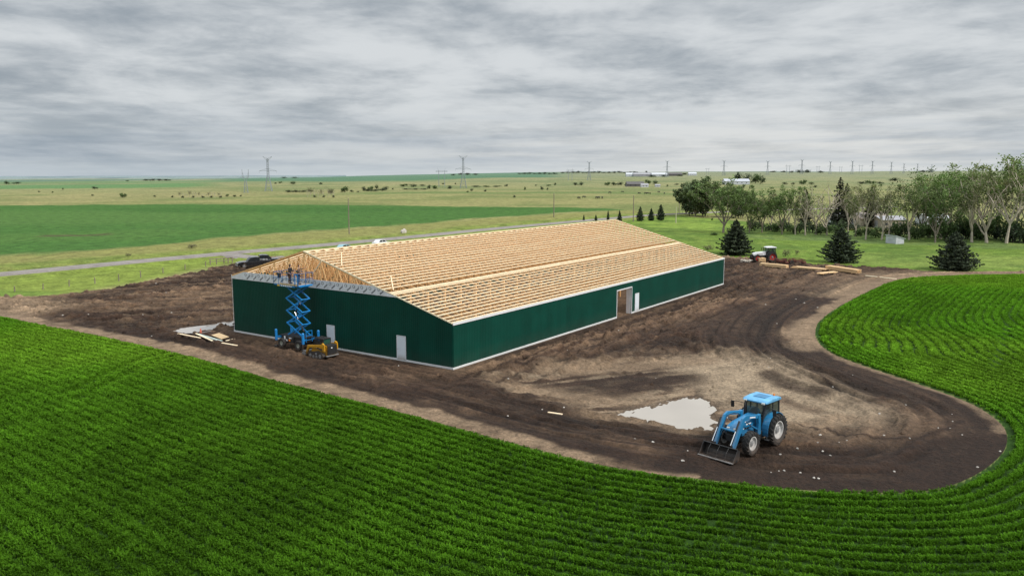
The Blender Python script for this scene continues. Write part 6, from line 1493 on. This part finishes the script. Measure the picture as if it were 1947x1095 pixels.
shape = {'mast': 'single-mast pylon with one long cross-arm', 'vee': 'pylon with two upright prongs', 'portal': 'flat-topped portal pylon'}
for i, (k, px, b, tp) in enumerate(PYS):
    me, H = LT[k]; p = GT(px, b); m = pxm(p); o = link('pylon', me); s = (b-tp)*m/H; wd = 1.15 if k == 'mast' else .85; wd *= 1.0
    o.location = (p[0], p[1], p[2]-.3); o.scale = (s*wd, s*wd, s); o.rotation_euler = (0, 0, YAW-rad(90)+rad(8)); tag(o, f'{shape[k]}, {ORD[i]} pylon from the left along the horizon', 'pylon', 'power line pylons on the horizon')
# ---------------------------------------------------------------- poles and fences
POLE = mat('pole_wood', (.20, .165, .13), .9, var=.25); POLE_W = mat('pole_pale', (.45, .42, .30), .8)
def util_pole(px, b, tp, label, m_=POLE, arm=True, r=.14):
    p = GT(px, b); m = pxm(p); H = (b-tp)*m; t = thing('utility_pole', label, 'utility pole', (p[0], p[1], p[2]-.3), YAW+rad(60), 'wooden poles along the road')
    MB().tube([(0, 0, 0), (0, 0, H+.3)], [r*1.25, r*.8], 8).build('pole', m_, t)
    if arm: MB().beam((-1.1, 0, H-.4), (1.1, 0, H-.4), .12, .14).build('cross_arm', m_, t)
    mb = MB()
    for x in ((-1., .0, 1.) if arm else (0,)): mb.tube([(x, 0, H-.3+(0 if arm else .55)), (x, 0, H-.08+(0 if arm else .55))], .06, 6)
    mb.build('insulators', POLE_W, t)
util_pole(664, 446, 379, 'thin wooden pole standing in front of the green field, left of the others', r=.13, arm=False)
util_pole(1053, 413, 368, 'wooden pole above the middle of the barn ridge', r=.16, arm=False); util_pole(1204, 423, 373, 'dark wooden pole beside the three small spruces', r=.16, arm=False)
util_pole(1291, 405, 368, 'wooden pole half hidden by the dense dark trees', r=.15, arm=False); util_pole(1285, 425, 395, 'short pale post on the lawn right of the three small spruces', POLE_W, False, .14)
FP = [(28, 555, 544), (82, 549, 539), (131.6, 543.5, 532), (180.6, 538, 527), (226, 533, 521), (267.5, 527, 515), (310, 519, 508.5), (352, 512, 502.5), (391, 506.5, 496.5)]
for i, (px, b, tp) in enumerate(FP):
    p = G(px, b); m = pxm(p); H = (b-tp)*m; o = MB().tube([(0, 0, -.3), (.02, .01, H*.6), (tr.uniform(-.06, .06), tr.uniform(-.06, .06), H)], [.085, .075, .07], 7).build('fence_post', POLE); o.location = (p[0], p[1], 0)
    tag(o, f'weathered grey wooden fence post in the verge grass, {ORD[i]} from the left', 'fence post', 'fence posts along the yard edge')
t_p = G(434, 500); t = thing('rail_fence', 'old wooden rail fence left of the black pickups', 'fence', (t_p[0], t_p[1], 0), 0.)
fpx = [(400, 503.5), (412, 502.5), (426, 501), (434, 500.5), (442, 500)]
for px, b in fpx: p = G(px, b)-t_p; MB().tube([(p[0], p[1], -.2), (p[0], p[1], 1.05)], .09, 7).build('post', POLE, t)
p = G(398, 503.7)-t_p; q = G(444, 499.8)-t_p
MB().beam((p[0], p[1], 1.0), (q[0], q[1], 1.0), .07, .14).build('rail', POLE, t); MB().beam((p[0], p[1], .55), (q[0], q[1], .55), .06, .12).build('rail', POLE, t)
# ---------------------------------------------------------------- buildings
SHEDW = mat('shed_white', (.46, .48, .51), .6, var=.12, scale=1.); ROOF_G = mat('roof_grey', (.28, .28, .30), .6, var=.15, scale=.5); ROOF_D = mat('roof_dark', (.09, .085, .085), .7, var=.2, scale=.3); TANW = mat('wall_tan', (.36, .31, .25), .8, var=.15); WIN = mat('window_dark', (.03, .035, .045), .2)
def gable_house(name, label, cat, px, b, L, W, H, RH, wall_m, roof_m, rz, wins=3, door=True, group=None, p=None):
    p = GT(px, b) if p is None else p; t = thing(name, label, cat, (p[0], p[1], p[2]-.1), rz, group)
    MB().prism([(-W/2, 0), (W/2, 0), (W/2, H), (0, H+RH*.96), (-W/2, H)], 'x', -L/2, L/2).build('wall', wall_m, t)
    e = .35; k = RH/(W/2)
    mb = MB()
    for s in (-1, 1): mb.prism([(0, H+RH+.05), (s*(W/2+e), H-k*e+.05), (s*(W/2+e), H-k*e+.22), (0, H+RH+.24)], 'x', -L/2-e, L/2+e)
    mb.build('roof', roof_m, t)
    for s in (-1, 1):
        for i in range(wins):
            x = -L/2+L*(i+.7)/(wins+.4); MB().box((x, s*W/2, H*.55), (min(1.2, L*.1), .06, H*.3)).build('window', WIN, t)
    if door: MB().box((-L/2, 0, min(1.3, H*.45)), (.06, min(2.4, W*.3), min(2.4, H*.85))).build('door', ROOF_G, t)
    return t
# small lean-to shed on the lawn
p = G(1701, 463); t = thing('shed', 'small white shed with a single sloping roof on the lawn before the shelterbelt', 'shed', (p[0], p[1], 0), YAW-rad(75))
MB().prism([(-1.1, 0), (1.1, 0), (1.1, 1.25), (-1.1, 1.85)], 'y', -1.7, 1.7).build('wall', SHEDW, t)
MB().beam((-1.3, 0, 1.94), (1.4, 0, 1.20), 3.7, .08, (0, 0, 1)).build('roof', mat('shed_roof', (.56, .60, .66), .5), t)
MB().box((-1.115, .2, .95), (.04, 1.4, .05)).build('trim', ROOF_G, t); MB().box((1.115, -.6, .55), (.04, .8, 1.1)).build('door', ROOF_G, t)
bz = YAW-rad(90)
gable_house('farm_shed', 'long dark-roofed farm shed in the far pasture above the barn ridge', 'farm building', 1207, 355, 22, 9, 3.2, 3., ROOF_D, ROOF_D, bz+.1, 3, group='distant farm buildings')
gable_house('farmhouse', 'small white farmhouse beside the long dark-roofed shed', 'farm building', 1225, 356, 9, 6, 2.6, 1.6, SHEDW, ROOF_G, bz+.1, 2, group='distant farm buildings'); gable_house('farmhouse', 'small white outbuilding right of the white farmhouse', 'farm building', 1250, 356, 6, 4, 2.2, 1.2, SHEDW, ROOF_G, bz, 1, group='distant farm buildings')
gable_house('farm_shed', 'long white barn with pale roof right of the tall far clump', 'farm building', 1399, 351, 34, 12, 4.5, 3., SHEDW, mat('roof_pale', (.40, .42, .47), .5), bz+.05, 5, group='distant farm buildings')
for px, b, L, lab, wm in ((1206, 336, 40, 'leftmost pale shed on the skyline farm', SHEDW), (1228, 336, 60, 'long grey shed on the skyline farm', ROOF_G), (1253, 336, 36, 'pale shed among trees on the skyline farm', SHEDW), (1280, 335, 44, 'dark shed at the right of the skyline farm', ROOF_D), (1316, 334, 22, 'lone tiny white building right of the skyline farm', SHEDW)):
    gable_house('farm_shed', lab, 'farm building', px, b, L, 14, 5, 4, wm, wm, bz, 3, group='distant farm buildings')
for i, (px, b, w, h) in enumerate([(1240, 337, 20, 5), (1262, 336.5, 16, 5), (1292, 335.5, 14, 4)]): bush_px(1, px, b, w, h, f'dark trees around the skyline farm, {ORD[i]} clump from the left', 'trees round the skyline farm', 'tree', 'tree')
# houses half hidden behind the shelterbelt
for px, b, L, W, H, RH, wm, rm_, lab in ((1612, 430, 10, 7, 2.6, 1.3, SHEDW, ROOF_G, 'white house half hidden behind the leafless trees'), (1650, 432, 10, 7, 2.8, 1.6, TANW, mat('roof_tan', (.30, .25, .21), .7), 'tan-roofed house behind the shelterbelt'), (1688, 434, 8, 5, 2.6, .9, TANW, ROOF_G, 'low tan building behind the shelterbelt, right of the tan-roofed house'), (1772, 428, 8, 6, 2.2, 1.1, SHEDW, mat('roof_white', (.36, .37, .39), .6), 'pale-roofed house deep behind the big green trees')):
    gable_house('house', lab, 'house', px, b, L, W, H, RH, wm, rm_, bz+.2, 3, group='houses behind the shelterbelt')
# odd pale things in the verge
p = G(768, 443); mb = MB(); o = link('boulder', sms[2]); o.scale = (9, 6, 9); o.location = (p[0], p[1], .05); tag(o, 'large pale boulder on the far verge of the road behind the barn', 'boulder')
